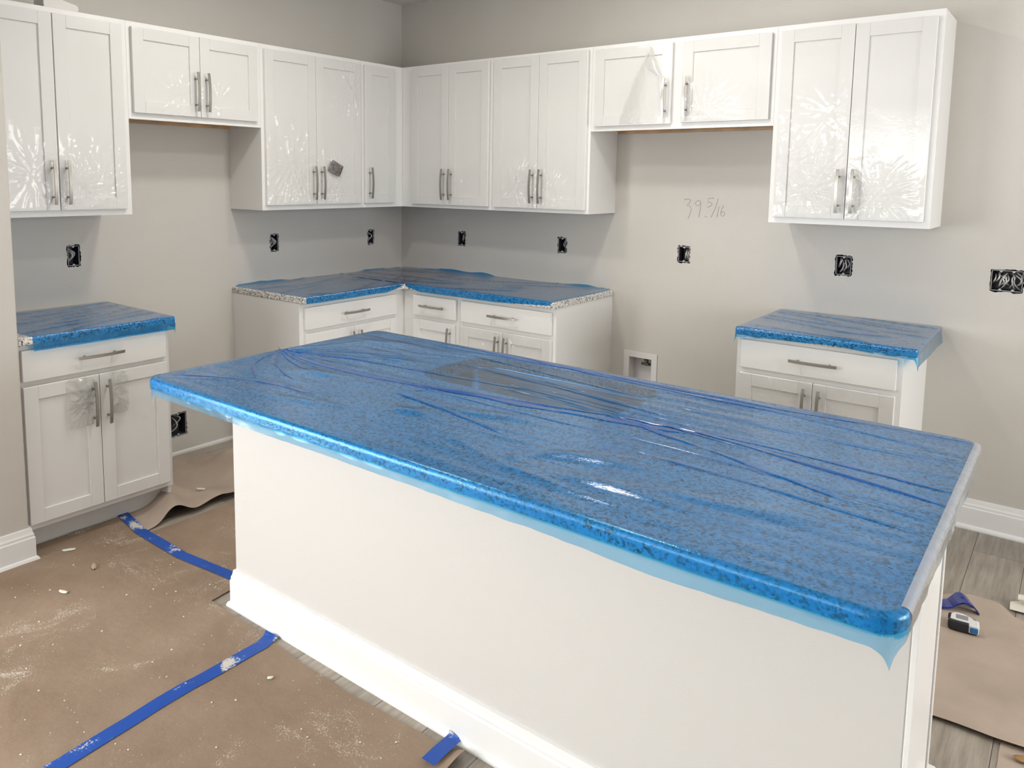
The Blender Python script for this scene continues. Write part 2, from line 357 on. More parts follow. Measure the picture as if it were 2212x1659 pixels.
# rest of the room behind and beside the viewer
def shell(name, parts, m=M['wall']):
    mb = MB()
    for p in parts: mb.box(*p)
    return tag(mb.build(name, m), kind='structure')
shell('wall_left_rear', [(-.14, 0, -4.2, -3.45, 0, CEIL), (-.14, 0, -7.0, -4.2, 2.15, CEIL), (-.14, 0, -8.5, -7.0, 0, CEIL)])  # unseen wall; its patio opening is added for the light
shell('wall_rear', [(-.14, .4, -8.64, -8.5, 0, CEIL), (3.0, 7.64, -8.64, -8.5, 0, CEIL), (.4, 3.0, -8.64, -8.5, 0, .7), (.4, 3.0, -8.64, -8.5, 2.3, CEIL)])
shell('wall_right', [(7.5, 7.64, -.4, .14, 0, CEIL), (7.5, 7.64, -8.5, -2.9, 0, CEIL), (7.5, 7.64, -2.9, -.4, 0, .65), (7.5, 7.64, -2.9, -.4, 2.35, CEIL)])
shell('ceiling', [(-.14, 7.64, -8.64, .14, CEIL, CEIL+.1)], M['ceil'])
def window(name, axis, pos, s0, s1, z0, z1, n):
    mb = MB(); w = .05
    def b(a0, a1, c, d):
        if axis == 'x': mb.box(pos-.03, pos+.03, a0, a1, c, d, .004)
        else: mb.box(a0, a1, pos-.03, pos+.03, c, d, .004)
    b(s0, s1, z0, z0+w); b(s0, s1, z1-w, z1)
    for k in range(n+1):
        x = s0 + (s1-s0-w)*k/n; b(x, x+w, z0+w, z1-w)
    tag(mb.build(name, M['frame']), kind='structure')
window('added_patio_frame', 'x', -.11, -7.0, -4.2, 0, 2.15, 2)  # frame of the added, unseen patio opening
window('window_2', 'y', -8.6, .4, 3.0, .7, 2.3, 2)
window('window_3', 'x', 7.6, -2.9, -.4, .65, 2.35, 3)

# floor: vinyl planks over a subfloor
mb = MB(); mb.box(-.14, 7.64, -8.64, .14, -.12, -.008)
floor = tag(mb.build('floor', M['slab']), kind='structure')
PW, PL = .182, 1.22
def plank_mesh(l): return shared(('plank', l), lambda: MB().box(0, PW-.0012, 0, l-.0012, -.008, 0, .0012))
for i in range(26):
    off = round(max(.12, (i*.41) % 1.0*PL), 3); top = 0.0; ln = off
    while top > -4.6:
        x0 = i*PW; ln = min(ln, round(4.6+top, 3))
        if ln > .02 and not (x0 < .5 and top-ln < -2.83 and top < -2.0): obj('plank', plank_mesh(ln), M['plank'], floor, (x0, top-ln, 0))
        elif ln > .02 and top > -2.83: l2 = round(2.83+top, 3); obj('plank', plank_mesh(l2), M['plank'], floor, (x0, top-l2, 0))
        top -= ln; ln = PL
mb = MB(); mb.box(4.75, 7.5, -8.5, 0, -.0079, -.0005); mb.box(0, 4.75, -8.5, -4.6, -.0079, -.0005); mb.build('far_planking', M['plank'], floor)

BASEPROF = [(0, 0), (.027, 0), (.027, .007), (.023, .016), (.0165, .020), (.0165, .098), (.0135, .103), (.0135, .112), (.010, .120), (.007, .1375), (0, .139)]
tag(MB().sweep([(XE-.011, 0), (7.5, 0)], BASEPROF).build('baseboard_back', M['trim']), kind='structure')
tag(MB().sweep([(0, -3.45), (XW, -3.45), (XW, YW+.001), (XW-.04, YW+.001)], BASEPROF).build('baseboard_return', M['trim']), kind='structure')
tag(MB().sweep([(0, -2.16), (0, -1.43)], [(0, 0), (.012, 0), (.012, .012), (0, .018)]).build('trim_1', M['trim']), kind='structure')

# recessed ceiling downlights
def downlight(x, y, label):
    t = thing('recessed_downlight', label, 'ceiling light', (x, y, CEIL), group='recessed ceiling downlights')
    mb = MB(); n = 28; prof = [(.052, .0), (.054, -.006), (.080, -.006), (.086, -.001), (.086, 0)]
    P = [[(r*math.cos(2*math.pi*k/n), r*math.sin(2*math.pi*k/n), z) for r, z in prof] for k in range(n+1)]
    mb.grid(P); mb.build('trim_ring', M['trim'], t)
    mb = MB(); mb.grid([[(r*math.cos(2*math.pi*k/n), r*math.sin(2*math.pi*k/n), -.002 - .001*(1-r/.054)) for r in (.001, .03, .053)] for k in range(n+1)])
    mb.build('lens', M['lens'], t)
    l = bpy.data.lights.new('downlight', 'AREA'); l.shape = 'DISK'; l.size = .22; l.energy = 15; l.color = (1, .95, .88)
    o = bpy.data.objects.new('downlight_lamp', l); COL.objects.link(o); o.parent = t; o.location = (0, 0, -.012)
downlight(1.28, -1.88, 'white recessed ceiling downlight in front of the range gap')
downlight(2.25, -1.28, 'white recessed ceiling downlight in front of the fridge recess')

# ------------------------------------------------------------------ cabinets
def handle_mesh():
    mb = MB(); L = .0975; n = 14; P = []
    for k in range(n+1):
        t = -1 + 2*k/n; z = t*L; y = -(.026 + .009*(1-t*t))
        w, th = .0062, .0055
        P.append([(-w, y, z), (w, y, z), (w, y-th, z), (-w, y-th, z), (-w, y, z)])
    mb.grid(P, smooth=False)
    for k in (0, n): mb.bm.faces.new([mb.bm.verts.new(p) for p in P[k][:4]])
    for s in (-1, 1): mb.tube([(0, 0, s*.064), (0, -.032, s*.064)], .0045, 10)
    bmesh.ops.remove_doubles(mb.bm, verts=mb.bm.verts, dist=1e-5); bmesh.ops.recalc_face_normals(mb.bm, faces=mb.bm.faces)
    return mb
HM = shared(('handle',), handle_mesh)
DT = .02; FW = .056
def door_mesh(w, h):
    mb = MB(); f = FW if min(w, h) > .18 else .05
    x0, x1 = -w/2, w/2
    mb.box(x0, x0+f, -DT, 0, 0, h, .0014, 1); mb.box(x1-f, x1, -DT, 0, 0, h, .0014, 1)
    mb.box(x0+f, x1-f, -DT, 0, 0, f, .0014, 1); mb.box(x0+f, x1-f, -DT, 0, h-f, h, .0014, 1)
    return mb
def panel_mesh(w, h): return MB().box(-w/2+FW-.004, w/2-FW+.004, -DT+.0085, -.004, FW-.004, h-FW+.004)
def drawer_mesh(w, h): return MB().box(-w/2, w/2, -DT, 0, 0, h, .003, 2)

def film_sheet(w, h, wr, seed, x0=None, x1=None, z0=None, z1=None, amp=.0045, step=.0055, cut=None):
    """clear film in front of a door: nearly flat, with creases radiating from the points wr = [(x, z, radius, strength, angle0, angle1)]"""
    x0 = -w/2+.002 if x0 is None else x0; x1 = w/2-.002 if x1 is None else x1; z0 = .002 if z0 is None else z0; z1 = h-.002 if z1 is None else z1
    nx = max(6, int((x1-x0)/step)); nzz = max(6, int((z1-z0)/step)); P = []
    for j in range(nzz+1):
        row = []
        for i in range(nx+1):
            x = x0+(x1-x0)*i/nx; z = z0+(z1-z0)*j/nzz
            e = min(1, (x-x0)/.012, (x1-x)/.012, (z-z0)/.012, (z1-z)/.012); e = max(0, e)
            y = .0006 + .0012*e*max(0, nz(x*9+seed, z*5, seed))
            for cx, cz, R, S, fr in wr:
                dx, dz = x-cx, z-cz; r = math.hypot(dx, dz); th = math.atan2(dz, dx)
                fall = math.exp(-(r/R)**2)
                rad = abs(nz(th*fr+seed*3.1, r*6, seed+.5)); rad = (1-min(1, rad*3.2))**2      # sharp radial ridges
                cr = abs(nz(x*26+seed, z*26, seed*1.7)); cr = (1-min(1, cr*3))**2              # crumple
                y += S*amp*fall*e*(rad*1.8*min(1, r/.03) + cr*.45 + .5*(nz(x*14, z*14, seed)+.4))
            if cut and cut(x, z): row.append(None)
            else: row.append((x, -DT-y, z))
        P.append(row)
    return MB().grid(P)

def add_door(parent, s0, s1, z0, z1, dep, hside=None, hz=None, film=None, seed=1, offs=0.0, name='door'):
    """s0..s1 in the cabinet's own x; hside -1/1 puts the handle near that edge, hz is its centre height above the door's foot"""
    w, h = round(s1-s0, 4), round(z1-z0, 4)
    d = obj(name, shared(('door', w, h), lambda: door_mesh(w, h)), M['cab'], parent, ((s0+s1)/2, -dep, z0))
    obj('panel', shared(('panel', w, h), lambda: panel_mesh(w, h)), M['cab'], d)
    hx = None
    if hside:
        hx = hside*(w/2-.029)
        obj('handle', HM, M['nickel'], d, (hx, -DT, hz))
    if film is not None:
        wr = [(hx*.75 + a*w, hz + b, R, S, fr) for a, b, R, S, fr in film]
        film_sheet(w, h, wr, seed).build('film', M['clearfilm'], d)
    return d
def add_drawer(parent, s0, s1, z0, z1, dep):
    w, h = round(s1-s0, 4), round(z1-z0, 4)
    d = obj('drawer', shared(('drawer', w, h), lambda: drawer_mesh(w, h)), M['cab'], parent, ((s0+s1)/2, -dep, z0))
    k = obj('handle', HM, M['nickel'], d, (0, -DT, h*.52)); k.rotation_euler = (0, math.pi/2, 0)
    return d

def filler(t, a, b, z0, z1, dep):
    MB().box(a, b, -dep-.0006, -(dep-.018), z0, z1).build('corner_filler', M['cab'], t)
def carcass(t, s0, s1, z0, z1, dep, rails, open_bottom=False, toe=0, left=True, right=True):
    """body behind a face frame; rails: list of (z, height) cross rails, stiles at both sides"""
    mb = MB(); th = .016; f = .019
    zb = z0
    mb.box(s0, s0+th, -(dep-f), 0, zb if not toe else 0, z1); mb.box(s1-th, s1, -(dep-f), 0, zb if not toe else 0, z1)
    mb.box(s0+th, s1-th, -(dep-f), 0, z1-th, z1); mb.box(s0+th, s1-th, -.008, 0, z0+.0, z1-th)
    mb.build('body', M['cab'], t)
    mb = MB(); mb.box(s0+th, s1-th, -(dep-f), -.008, z0+.014, z0+.028); mb.build('bottom_panel', M['wood'] if open_bottom else M['cab'], t)
    if open_bottom:
        mb = MB(); mb.box(s0+th, s1-th, -.026, -.008, z0, z0+.014); mb.build('hanging_rail', M['wood'], t)
    mb = MB(); sw = .036
    mb.box(s0, s0+sw, -dep, -(dep-f), z0, z1); mb.box(s1-sw, s1, -dep, -(dep-f), z0, z1)
    for rz, rh in rails: mb.box(s0+sw, s1-sw, -dep, -(dep-f), rz, rz+rh)
    mb.build('face_frame', M['cab'], t)
    if toe:
        mb = MB(); mb.box(s0+th, s1-th, -(dep-.075), -(dep-.087), 0, z0); mb.build('toe_kick', M['cab'], t)

def upper(label, wall, s0, s1, z0, doors, open_bottom=False, midstile=None, film_of=None, seed0=0, hz=None, fill=None):
    mid = (s0+s1)/2
    t = thing('upper_cabinet', label, 'cabinet', (0, mid, z0) if wall == 'L' else (mid, 0, z0), math.pi/2 if wall == 'L' else 0, 'white upper cabinets')
    h = UT-z0
    carcass(t, s0-mid+.0004, s1-mid-.0004, 0, h, D, [(0, .036), (h-.036, .036)], open_bottom)
    if fill: filler(t, fill[0]-mid, fill[1]-mid, .036, h-.036, D)
    if midstile:
        mb = MB(); mb.box(midstile[0]-mid, midstile[1]-mid, -D, -(D-.019), .036, h-.036); mb.build('mullion', M['cab'], t)
    for k, (a, b, zz0, zz1, hs) in enumerate(doors):
        flm = film_of[k] if film_of else None
        add_door(t, a-mid, b-mid, zz0-z0, zz1-z0, D, hs, hz-zz0, flm, seed0+k*1.37)
    return t

LO, HI = 1.3995, 2.2555
# film crease recipes: (dx as a share of the door width, dz, radius, strength, radial frequency)
upper('tall white upper cabinet against the wall end, two doors in creased film, foam on top', 'L', YW, YB, UB,
      [(-2.812, -2.505, LO, HI, 1), (-2.501, -2.195, LO, HI, -1)], hz=1.523, seed0=2,
      film_of=[[(-.15, .03, .17, .9, 4)], [(.12, -.02, .15, 1.5, 5), (.35, -.06, .2, 1.2, 6)]])
upper('short white upper cabinet above the range gap with two doors', 'L', YB, YA, ZR,
      [(-2.147, -1.7965, 1.8555, HI, 1), (-1.794, -1.4505, 1.8555, HI, -1)], open_bottom=True, hz=1.98, seed0=9,
      film_of=[[(-.1, -.03, .12, .8, 5)], [(.1, -.03, .12, 1.0, 5), (.7, .05, .09, .5, 4)]])
upper('tall white upper cabinet with a grey pouch stuck on its filmed right door', 'L', YA, -.675, UB,
      [(-1.402, -1.049, LO, HI, 1), (-1.0465, -.694, LO, HI, -1)], hz=1.526, seed0=17,
      film_of=[[(-.35, .1, .3, 1.5, 5), (-.1, 0, .12, 1.2, 4)], [(.2, .02, .2, 1.7, 5), (.6, .55, .2, 1.5, 4)]])
upper('narrow white single-door upper cabinet on the left wall beside the inside corner', 'L', -.675, -D, UB,
      [(-.657, -.3985, LO, HI, -1)], hz=1.527, seed0=23, film_of=[[(.1, 0, .1, .7, 4)]], fill=(-.41, -.341))
LO2, HI2 = 1.393, 2.2645
upper('tall two-door white upper cabinet on the back wall touching the inside corner', 'R', D, 1.056, UB,
      [(.402, .7175, LO2, HI2, 1), (.7195, 1.037, LO2, HI2, -1)], hz=1.523, seed0=31,
      film_of=[[(0, 0, .09, .6, 4)], [(.15, -.03, .12, .9, 5)]], fill=(.341, .41))
upper('tall two-door white upper cabinet left of the fridge recess, film torn round both handles', 'R', 1.056, XC, UB,
      [(1.078, 1.3965, LO2, HI2, 1), (1.3985, 1.7155, LO2, HI2, -1)], hz=1.521, seed0=37,
      film_of=[[(-.25, 0, .13, 2.2, 5)], [(.1, -.03, .1, 1.8, 5)]])
fridge_cab = upper('wide short white upper cabinet over the fridge recess with two handles', 'R', XC, XD, ZR,
      [(1.7625, 2.2052, 1.851, 2.2575, 1), (2.26, 2.6955, 1.855, 2.2535, -1)], open_bottom=True, midstile=(2.185, 2.28), hz=1.98, seed0=43,
      film_of=[None, [(.1, -.06, .13, 1.5, 4)]])
upper('tall white upper cabinet at the right end of the back wall in crumpled film', 'R', XD, XE, UB,
      [(2.7425, 3.0545, LO, 2.2535, 1), (3.0575, 3.3675, LO, 2.2495, -1)], hz=1.525, seed0=51,
      film_of=[[(-.3, 0, .2, 2.0, 5), (-.6, .12, .16, 1.6, 5), (-.05, .35, .16, .5, 5)], [(.2, -.02, .11, 1.8, 6)]])

# peeled film on the left door over the fridge recess
fd = [c for c in fridge_cab.children if c.name.startswith('door')][0]
w_, h_ = .4427, .4065
film_sheet(w_, h_, [(.05, .1, .1, .5, 4)], 61, cut=lambda x, z: x > .115 - (h_-z)*.14).build('film', M['clearfilm'], fd)
mb = MB(); P = []
for j in range(25):
    t = j/24; z = h_-.015-(h_-.022)*t; xl = .10 - .165*t - .02*math.sin(t*3); xr = .112 + .07*t**.7
    row = []
    for i in range(17):
        s = i/16; bul = math.sin(math.pi*min(1, s*1.1))*.020*t**.6 + .0035
        row.append((xl+(xr-xl)*s, -DT-bul-.004*max(0, nz(s*5, t*6, 3)), z))
    P.append(row)
mb.grid(P)
P = []
for j in range(13):
    t = j/12; row = []
    for i in range(9):
        s = i/8
        row.append((.112+.075*t - s*(.055*math.sin(math.pi*min(.98, t*1.05+.05))+.004), -DT-.012-.012*math.sin(math.pi*s)-.004*t, h_-.018-.175*t - s*.035*(1-t)))
    P.append(row)
mb.grid(P); mb.build('peeled_film', M['hazefilm'], fd)

def base(label, wall, s0, s1, drawers, doors, fill, film_of=None, seed0=0):
    mid = (s0+s1)/2
    t = thing('base_cabinet', label, 'cabinet', (0, mid, 0) if wall == 'L' else (mid, 0, 0), math.pi/2 if wall == 'L' else 0, 'white base cabinets')
    carcass(t, s0-mid+.0004, s1-mid-.0004, .105, CB-.0005, BD, [(.105, .028), (.702, .032), (CB-.028, .0275)], toe=.075)
    if fill: filler(t, fill[0]-mid, fill[1]-mid, .1335, CB-.0285, BD)
    for a, b, c, d in drawers: add_drawer(t, a-mid, b-mid, c, d, BD)
    for k, (a, b, c, d, hs) in enumerate(doors):
        add_door(t, a-mid, b-mid, c, d, BD, hs, .586-c, film_of[k] if film_of else None, seed0+k)
    return t
bl = base('white base cabinet standing against the wall end at the far left', 'L', YW+.001, -2.179, [(-2.8125, -2.2, .7285, .8575)],
     [(-2.8125, -2.512, .1315, .707, 1), (-2.5095, -2.2, .1315, .707, -1)], None)
base('white base cabinet on the left wall beneath the corner counter', 'L', YA-.0005, -BD-.0, [(-1.3935, -.691, .7305, .8535)],
     [(-1.3935, -1.0415, .1315, .708, 1), (-1.0395, -.691, .1315, .708, -1)], (-.70, -.646))
base('narrow white base cabinet on the back wall right of the inside corner', 'R', BD, 1.066, [(.7065, 1.046, .7305, .8535)],
     [(.7065, 1.038, .1315, .705, 1)], (.646, .715))
base('white base cabinet left of the fridge recess with one drawer over two doors', 'R', 1.066, 1.736, [(1.087, 1.7115, .7305, .855)],
     [(1.087, 1.391, .1315, .7055, 1), (1.393, 1.7105, .1315, .7055, -1)], None, [[(-.2, 0, .1, .6, 4)], [(.2, 0, .12, .8, 4)]], 71)
base('white base cabinet standing alone right of the fridge recess', 'R', 2.7085, 3.3806, [(2.7305, 3.3605, .7305, .8585)],
     [(2.7305, 3.0445, .1315, .7065, 1), (3.047, 3.3605, .1315, .7065, -1)], None, [[(-.3, 0, .12, .9, 4)], [(.2, 0, .12, .6, 4)]], 77)
# film left round the handles of the far-left base cabinet
for k, d in enumerate([c for c in bl.children if c.name.startswith('door')]):
    s = 1 if k == 0 else -1; w = .3005 if k == 0 else .3095
    hx = s*(w/2-.029)
    x0, x1 = (hx-.11, hx+.012) if s > 0 else (hx+.012, hx+.095)
    film_sheet(w, .5755, [(hx-s*.03, .47, .09, 4.0, 5)], 81+k, x0=x0, x1=x1, z0=.36 if k == 0 else .39, z1=.572,
        cut=lambda x, z, k=k: nz(x*34+k*9, z*26, 4)*.45 + nz(x*80, z*60, 7)*.15 + ((x-(x0+x1)/2)/((x1-x0)/2))**2*.5 + ((z-.47)/.1)**2*.5 > .85).build('film_remnant', M['hazefilm'], d)

# ------------------------------------------------------------------ counters
def rrect(x0, x1, y0, y1, R, n=7):
    pts = []
    for cx, cy, a0 in ((x1-R, y1-R, 0), (x0+R, y1-R, 90), (x0+R, y0+R, 180), (x1-R, y0+R, 270)):
        for k in range(n+1):
            a = math.radians(a0+90*k/n); pts.append((cx+R*math.cos(a), cy+R*math.sin(a)))
    return pts
def slab(name, x0, x1, y0, y1, R, hole=None):
    mb = MB(); bm = mb.bm; e = .006; z0, z1 = CB, CT
    prof = [(0, z0+e), (0, z1-e), (e*.3, z1-e*.3), (e, z1)]
    def ring(off, z): return [bm.verts.new((x, y, z)) for x, y in rrect(x0+off, x1-off, y0+off, y1-off, max(R-off, .001))]
    rings = [ring(e, z0)] + [ring(o, z) for o, z in prof]
    n = len(rings[0])
    for A, B in zip(rings, rings[1:]):
        for k in range(n): bm.faces.new((A[k], A[(k+1) % n], B[(k+1) % n], B[k]))
    if hole:
        hp = rrect(*hole, .085); ht = [bm.verts.new((x, y, z1)) for x, y in hp]; hb = [bm.verts.new((x, y, z0)) for x, y in hp]
        for k in range(n):
            l = (k+1) % n
            bm.faces.new((rings[-1][k], rings[-1][l], ht[l], ht[k])); bm.faces.new((ht[k], ht[l], hb[l], hb[k])); bm.faces.new((hb[k], hb[l], rings[0][l], rings[0][k]))
    else:
        bm.faces.new(rings[-1]); bm.faces.new(rings[0][::-1])
    bmesh.ops.recalc_face_normals(bm, faces=bm.faces)
    return mb.build(name, M['granite'])
def lslab():
    mb = MB(); c = CDP
    poly = [(0.001, -.001), (1.7405, -.001), (1.7405, -c), (c, -c), (c, -1.4251), (0.001, -1.4251)]
    mb.prism(poly, 2, CB, CT)
    bmesh.ops.bevel(mb.bm, geom=list(mb.bm.edges), offset=.004, segments=2, profile=.5, affect='EDGES')
    return mb.build('countertop', M['granite'])
tag(slab('countertop', .001, CDP, YW+.002, -2.1596, .006), 'granite countertop on the far-left base cabinet under blue film', 'countertop', 'granite countertops')
tag(lslab(), 'L-shaped speckled granite countertop in the room corner, its cut ends bare', 'countertop', 'granite countertops')
tag(slab('countertop', 2.7075, 3.4317, -CDP, -.001, .012), 'short granite countertop on the base cabinet right of the fridge recess', 'countertop', 'granite countertops')
IX0, IX1, IY0, IY1 = 1.568, 3.7487, -2.8044, -1.7671
SINK = (2.2, 2.93, -2.215, -1.845)
tag(slab('countertop', IX0, IX1, IY0, IY1, .05, SINK), 'long granite island countertop with a sink cut-out beneath blue film', 'countertop', 'granite countertops')

def spaced(a, b, step, ea, eb, fine):
    """coordinates from a-ea to b+eb; fine near the edges"""
    L = []
    if ea: n = max(2, int((ea+.012)/fine)); L += [(a-ea) + (ea+.012)*k/n for k in range(n)]; a0 = a+.012
    else: a0 = a
    b0 = b-.012 if eb else b
    n = max(2, int((b0-a0)/step)); L += [a0+(b0-a0)*k/n for k in range(n+1)]
    if eb: n = max(2, int((eb+.012)/fine)); L += [b0+(eb+.012)*k/n for k in range(1, n+1)]
    return L
def film_rect(x0, x1, y0, y1, R, ext, hfun, step=.01, fine=.004, rad=.007, off=.0012, flare=.0, seed=0, frontlen=None, th=.036, split=False):
    l, r, f, b = ext
    X = spaced(x0-off, x1+off, step, l, r, fine); Y = spaced(y0-off, y1+off, step, f, b, fine)
    X0, X1, Y0, Y1 = x0-off, x1+off, y0-off, y1+off; P = []
    for py in Y:
        row = []
        for px in X:
            yy = py
            if frontlen and py < Y0: yy = Y0 - (Y0-py)*frontlen(px)/f
            qx = min(max(px, X0+R), X1-R); qy = min(max(yy, Y0+R), Y1-R)
            vx, vy = px-qx, yy-qy; d = math.hypot(vx, vy); s = d-(R-rad); z = CT+off; hor = d
            if d > 1e-6 and s > 0 and ((px < X0+R and l) or (px > X1-R and r) or (yy < Y0+R and f) or (yy > Y1-R and b)):
                if s < rad*math.pi/2: hor = R-rad+rad*math.sin(s/rad); z -= rad*(1-math.cos(s/rad))
                else:
                    dr = rad+(s-rad*math.pi/2); hor = R + .0012*abs(nz(px*30, yy*30, seed)); z -= dr
                    if dr > th: hor += (dr-th)*(flare+.2*nz(px*4+seed, yy*4, 2.2)) + .003*nz(px*22, yy*22, seed)
                row.append((qx+vx/d*hor, qy+vy/d*hor, z))
            else:
                e = min(1, max(0, (px-X0)/.03), max(0, (X1-px)/.03), max(0, (yy-Y0)/.03), max(0, (Y1-yy)/.03))
                row.append((px, yy, z + hfun(px, yy)*e))
        P.append(row)
    if split: return P
    return MB().grid(P)

def polyd(px, py, poly):
    best = 9; bt = 0; n = len(poly)-1
    for k in range(n):
        ax, ay = poly[k]; bx, by = poly[k+1]; dx, dy = bx-ax, by-ay
        t = max(0, min(1, ((px-ax)*dx+(py-ay)*dy)/(dx*dx+dy*dy)))
        q = math.hypot(px-ax-dx*t, py-ay-dy*t)
        if q < best: best = q; bt = (k+t)/n
    return best, bt
MAIN = [(1.575, -2.287), (1.9, -2.335), (2.39, -2.30), (2.75, -2.225), (3.13, -2.173), (3.5, -2.235), (3.745, -2.287)]
RIDGES = [(MAIN, .0045, .007), ([(1.575, -2.287), (1.85, -2.20), (2.2, -2.13), (2.55, -2.10)], .003, .006),
          ([(1.575, -2.287), (1.75, -2.14), (2.0, -2.0), (2.3, -1.9)], .003, .006), ([(1.575, -2.287), (1.7, -2.42), (1.95, -2.55), (2.2, -2.66)], .0028, .006),
          ([(1.575, -2.287), (1.8, -2.37), (2.1, -2.45)], .003, .005), ([(1.575, -2.287), (1.66, -2.1), (1.72, -1.95)], .003, .007),
          ([(2.2, -2.36), (2.5, -2.42), (2.62, -2.56)], .0025, .006), ([(2.36, -2.32), (2.33, -2.42), (2.44, -2.53)], .003, .008),
          ([(2.9, -2.62), (3.02, -2.5), (3.2, -2.42)], .0045, .016), ([(2.72, -2.62), (3.0, -2.70), (3.35, -2.72)], .004, .012),
          ([(1.6, -2.78), (1.9, -2.60), (2.3, -2.62)], .0025, .008),
          ([(3.13, -2.173), (3.4, -2.12), (3.745, -2.10)], .002, .006), ([(3.0, -2.2), (3.3, -2.32), (3.74, -2.42)], .002, .006),
          ([(2.6, -1.85), (3.1, -1.92), (3.74, -1.97)], .002, .007), ([(2.0, -1.8), (2.7, -1.80), (3.3, -1.83), (3.74, -1.81)], .003, .007)]
BUB = [(2.47, -2.52, .05, .03, .006), (3.05, -2.52, .12, .026, .007), (3.12, -2.64, .16, .035, .005), (1.95, -2.42, .12, .035, .006), (2.02, -2.12, .07, .025, .005), (1.78, -1.95, .11, .05, .006), (2.68, -2.40, .10, .03, .004), (3.45, -2.55, .14, .03, .003), (2.15, -2.66, .12, .025, .004)]
def isl_h(x, y):
    fan = math.exp(-((x-1.6)/.35)**2)
    h = .0016*(nz(x*2.2, y*26, 1) + .6*nz(x*5, y*60, 2)) + .0016*nz(x*6+3, y*9, 5) + .0008
    for poly, A, sg in RIDGES:
        if not (min(p[0] for p in poly)-.05 < x < max(p[0] for p in poly)+.05): continue
        d, t = polyd(x, y, poly)
        if d < .09: h += A*(math.exp(-(d/sg)**2) + .35*math.exp(-(d/(sg*4))**2)*nz(x*5, y*70, 7))*(.55+.45*nz(t*7+A*900, 1.3))
    th = math.atan2(y+2.287, x-1.56); rr = math.hypot(x-1.56, y+2.287)
    for bx, by, sx, sy, A in BUB: h += A*math.exp(-((x-bx)/sx)**2-((y-by-(x-bx)*.25)/sy)**2)
    h += .0035*math.exp(-(rr/.22)**2)*min(1, rr/.04)*(1-min(1, abs(nz(th*6, rr*2, 9))*3))
    if SINK[0]-.02 < x < SINK[1]+.02 and SINK[2]-.02 < y < SINK[3]+.02:
        k = max(0, min(1, (x-SINK[0]+.02)/.05, (SINK[1]+.02-x)/.05, (y-SINK[2]+.02)/.05, (SINK[3]+.02-y)/.05))
        h = h*(1-k) + k*(.0012*nz(x*.9, y*46, 4) + .0006*nz(x*1.2, y*110, 8) + .0012)
    return max(h, 0)
def flen(x): return .050 + .005*nz(x*3, 1) + .011*math.exp(-((x-3.35)/.3)**2)
isl_film = film_rect(IX0, IX1, IY0, IY1, .051, (.045, .045, .05, .045), isl_h, step=.0085, fine=.004, flare=-.08, seed=3, frontlen=flen, split=True)
ZS = CT-.0375
flapP = [[p if p[2] < ZS+.0095 else None for p in row] for row in isl_film]
isl_film = MB().grid([[p if p[2] > ZS-.0015 else None for p in row] for row in isl_film]).build('protective_film', M['bluefilm'])
fl = MB().grid(flapP); bmesh.ops.delete(fl.bm, geom=[v_ for v_ in fl.bm.verts if not v_.link_faces], context='VERTS')
fl.build('loose_flap', M['blueflap'], isl_film)
tag(isl_film, 'wrinkled blue protective film stretched over the long kitchen island top', 'plastic film', 'blue countertop films')
def ribbon(poly, w0, hf, lift, parent, seed, n=90, m=6):
    P = []; 
    for k in range(n+1):
        t = k/n*(len(poly)-1); i = min(int(t), len(poly)-2); u = t-i
        p0, p1, p2, p3 = poly[max(i-1, 0)], poly[i], poly[i+1], poly[min(i+2, len(poly)-1)]
        def cr(a): return .5*(2*p1[a] + (p2[a]-p0[a])*u + (2*p0[a]-5*p1[a]+4*p2[a]-p3[a])*u*u + (3*p1[a]-p0[a]-3*p2[a]+p3[a])*u**3)
        x, y = cr(0), cr(1); w = w0*max(.05, (.75+.9*nz(k/n*6+seed, seed)))*min(1, k/n*7+.05, (1-k/n)*7+.05)
        row = []
        for j in range(m+1):
            yy = y + (j/m-.5)*w
            row.append((x, yy, CT+.0012+hf(x, yy)+lift+.0006*math.sin(math.pi*j/m)))
        P.append(row)
    return MB().grid(P).build('fold', M['bluefold'], parent)
ribbon(MAIN, .026, isl_h, .0009, isl_film, 1)
ribbon([(2.28, -2.31), (2.6, -2.275), (2.9, -2.235), (3.15, -2.20)], .03, isl_h, .0017, isl_film, 2)
ribbon([(1.59, -2.285), (1.9, -2.20), (2.3, -2.16), (2.6, -2.13)], .02, isl_h, .0013, isl_film, 3)
ribbon([(1.95, -1.79), (2.5, -1.80), (3.1, -1.815), (3.73, -1.80)], .034, isl_h, .0009, isl_film, 4)
ribbon([(2.35, -1.795), (2.8, -1.835), (3.3, -1.86)], .018, isl_h, .0015, isl_film, 5)
ribbon([(3.0, -2.19), (3.3, -2.16), (3.74, -2.20)], .02, isl_h, .0013, isl_film, 6)
ribbon([(2.95, -2.2), (3.3, -2.30), (3.6, -2.40)], .016, isl_h, .0017, isl_film, 7)
ribbon([(1.62, -2.72), (1.9, -2.60), (2.15, -2.585)], .022, isl_h, .0010, isl_film, 8)

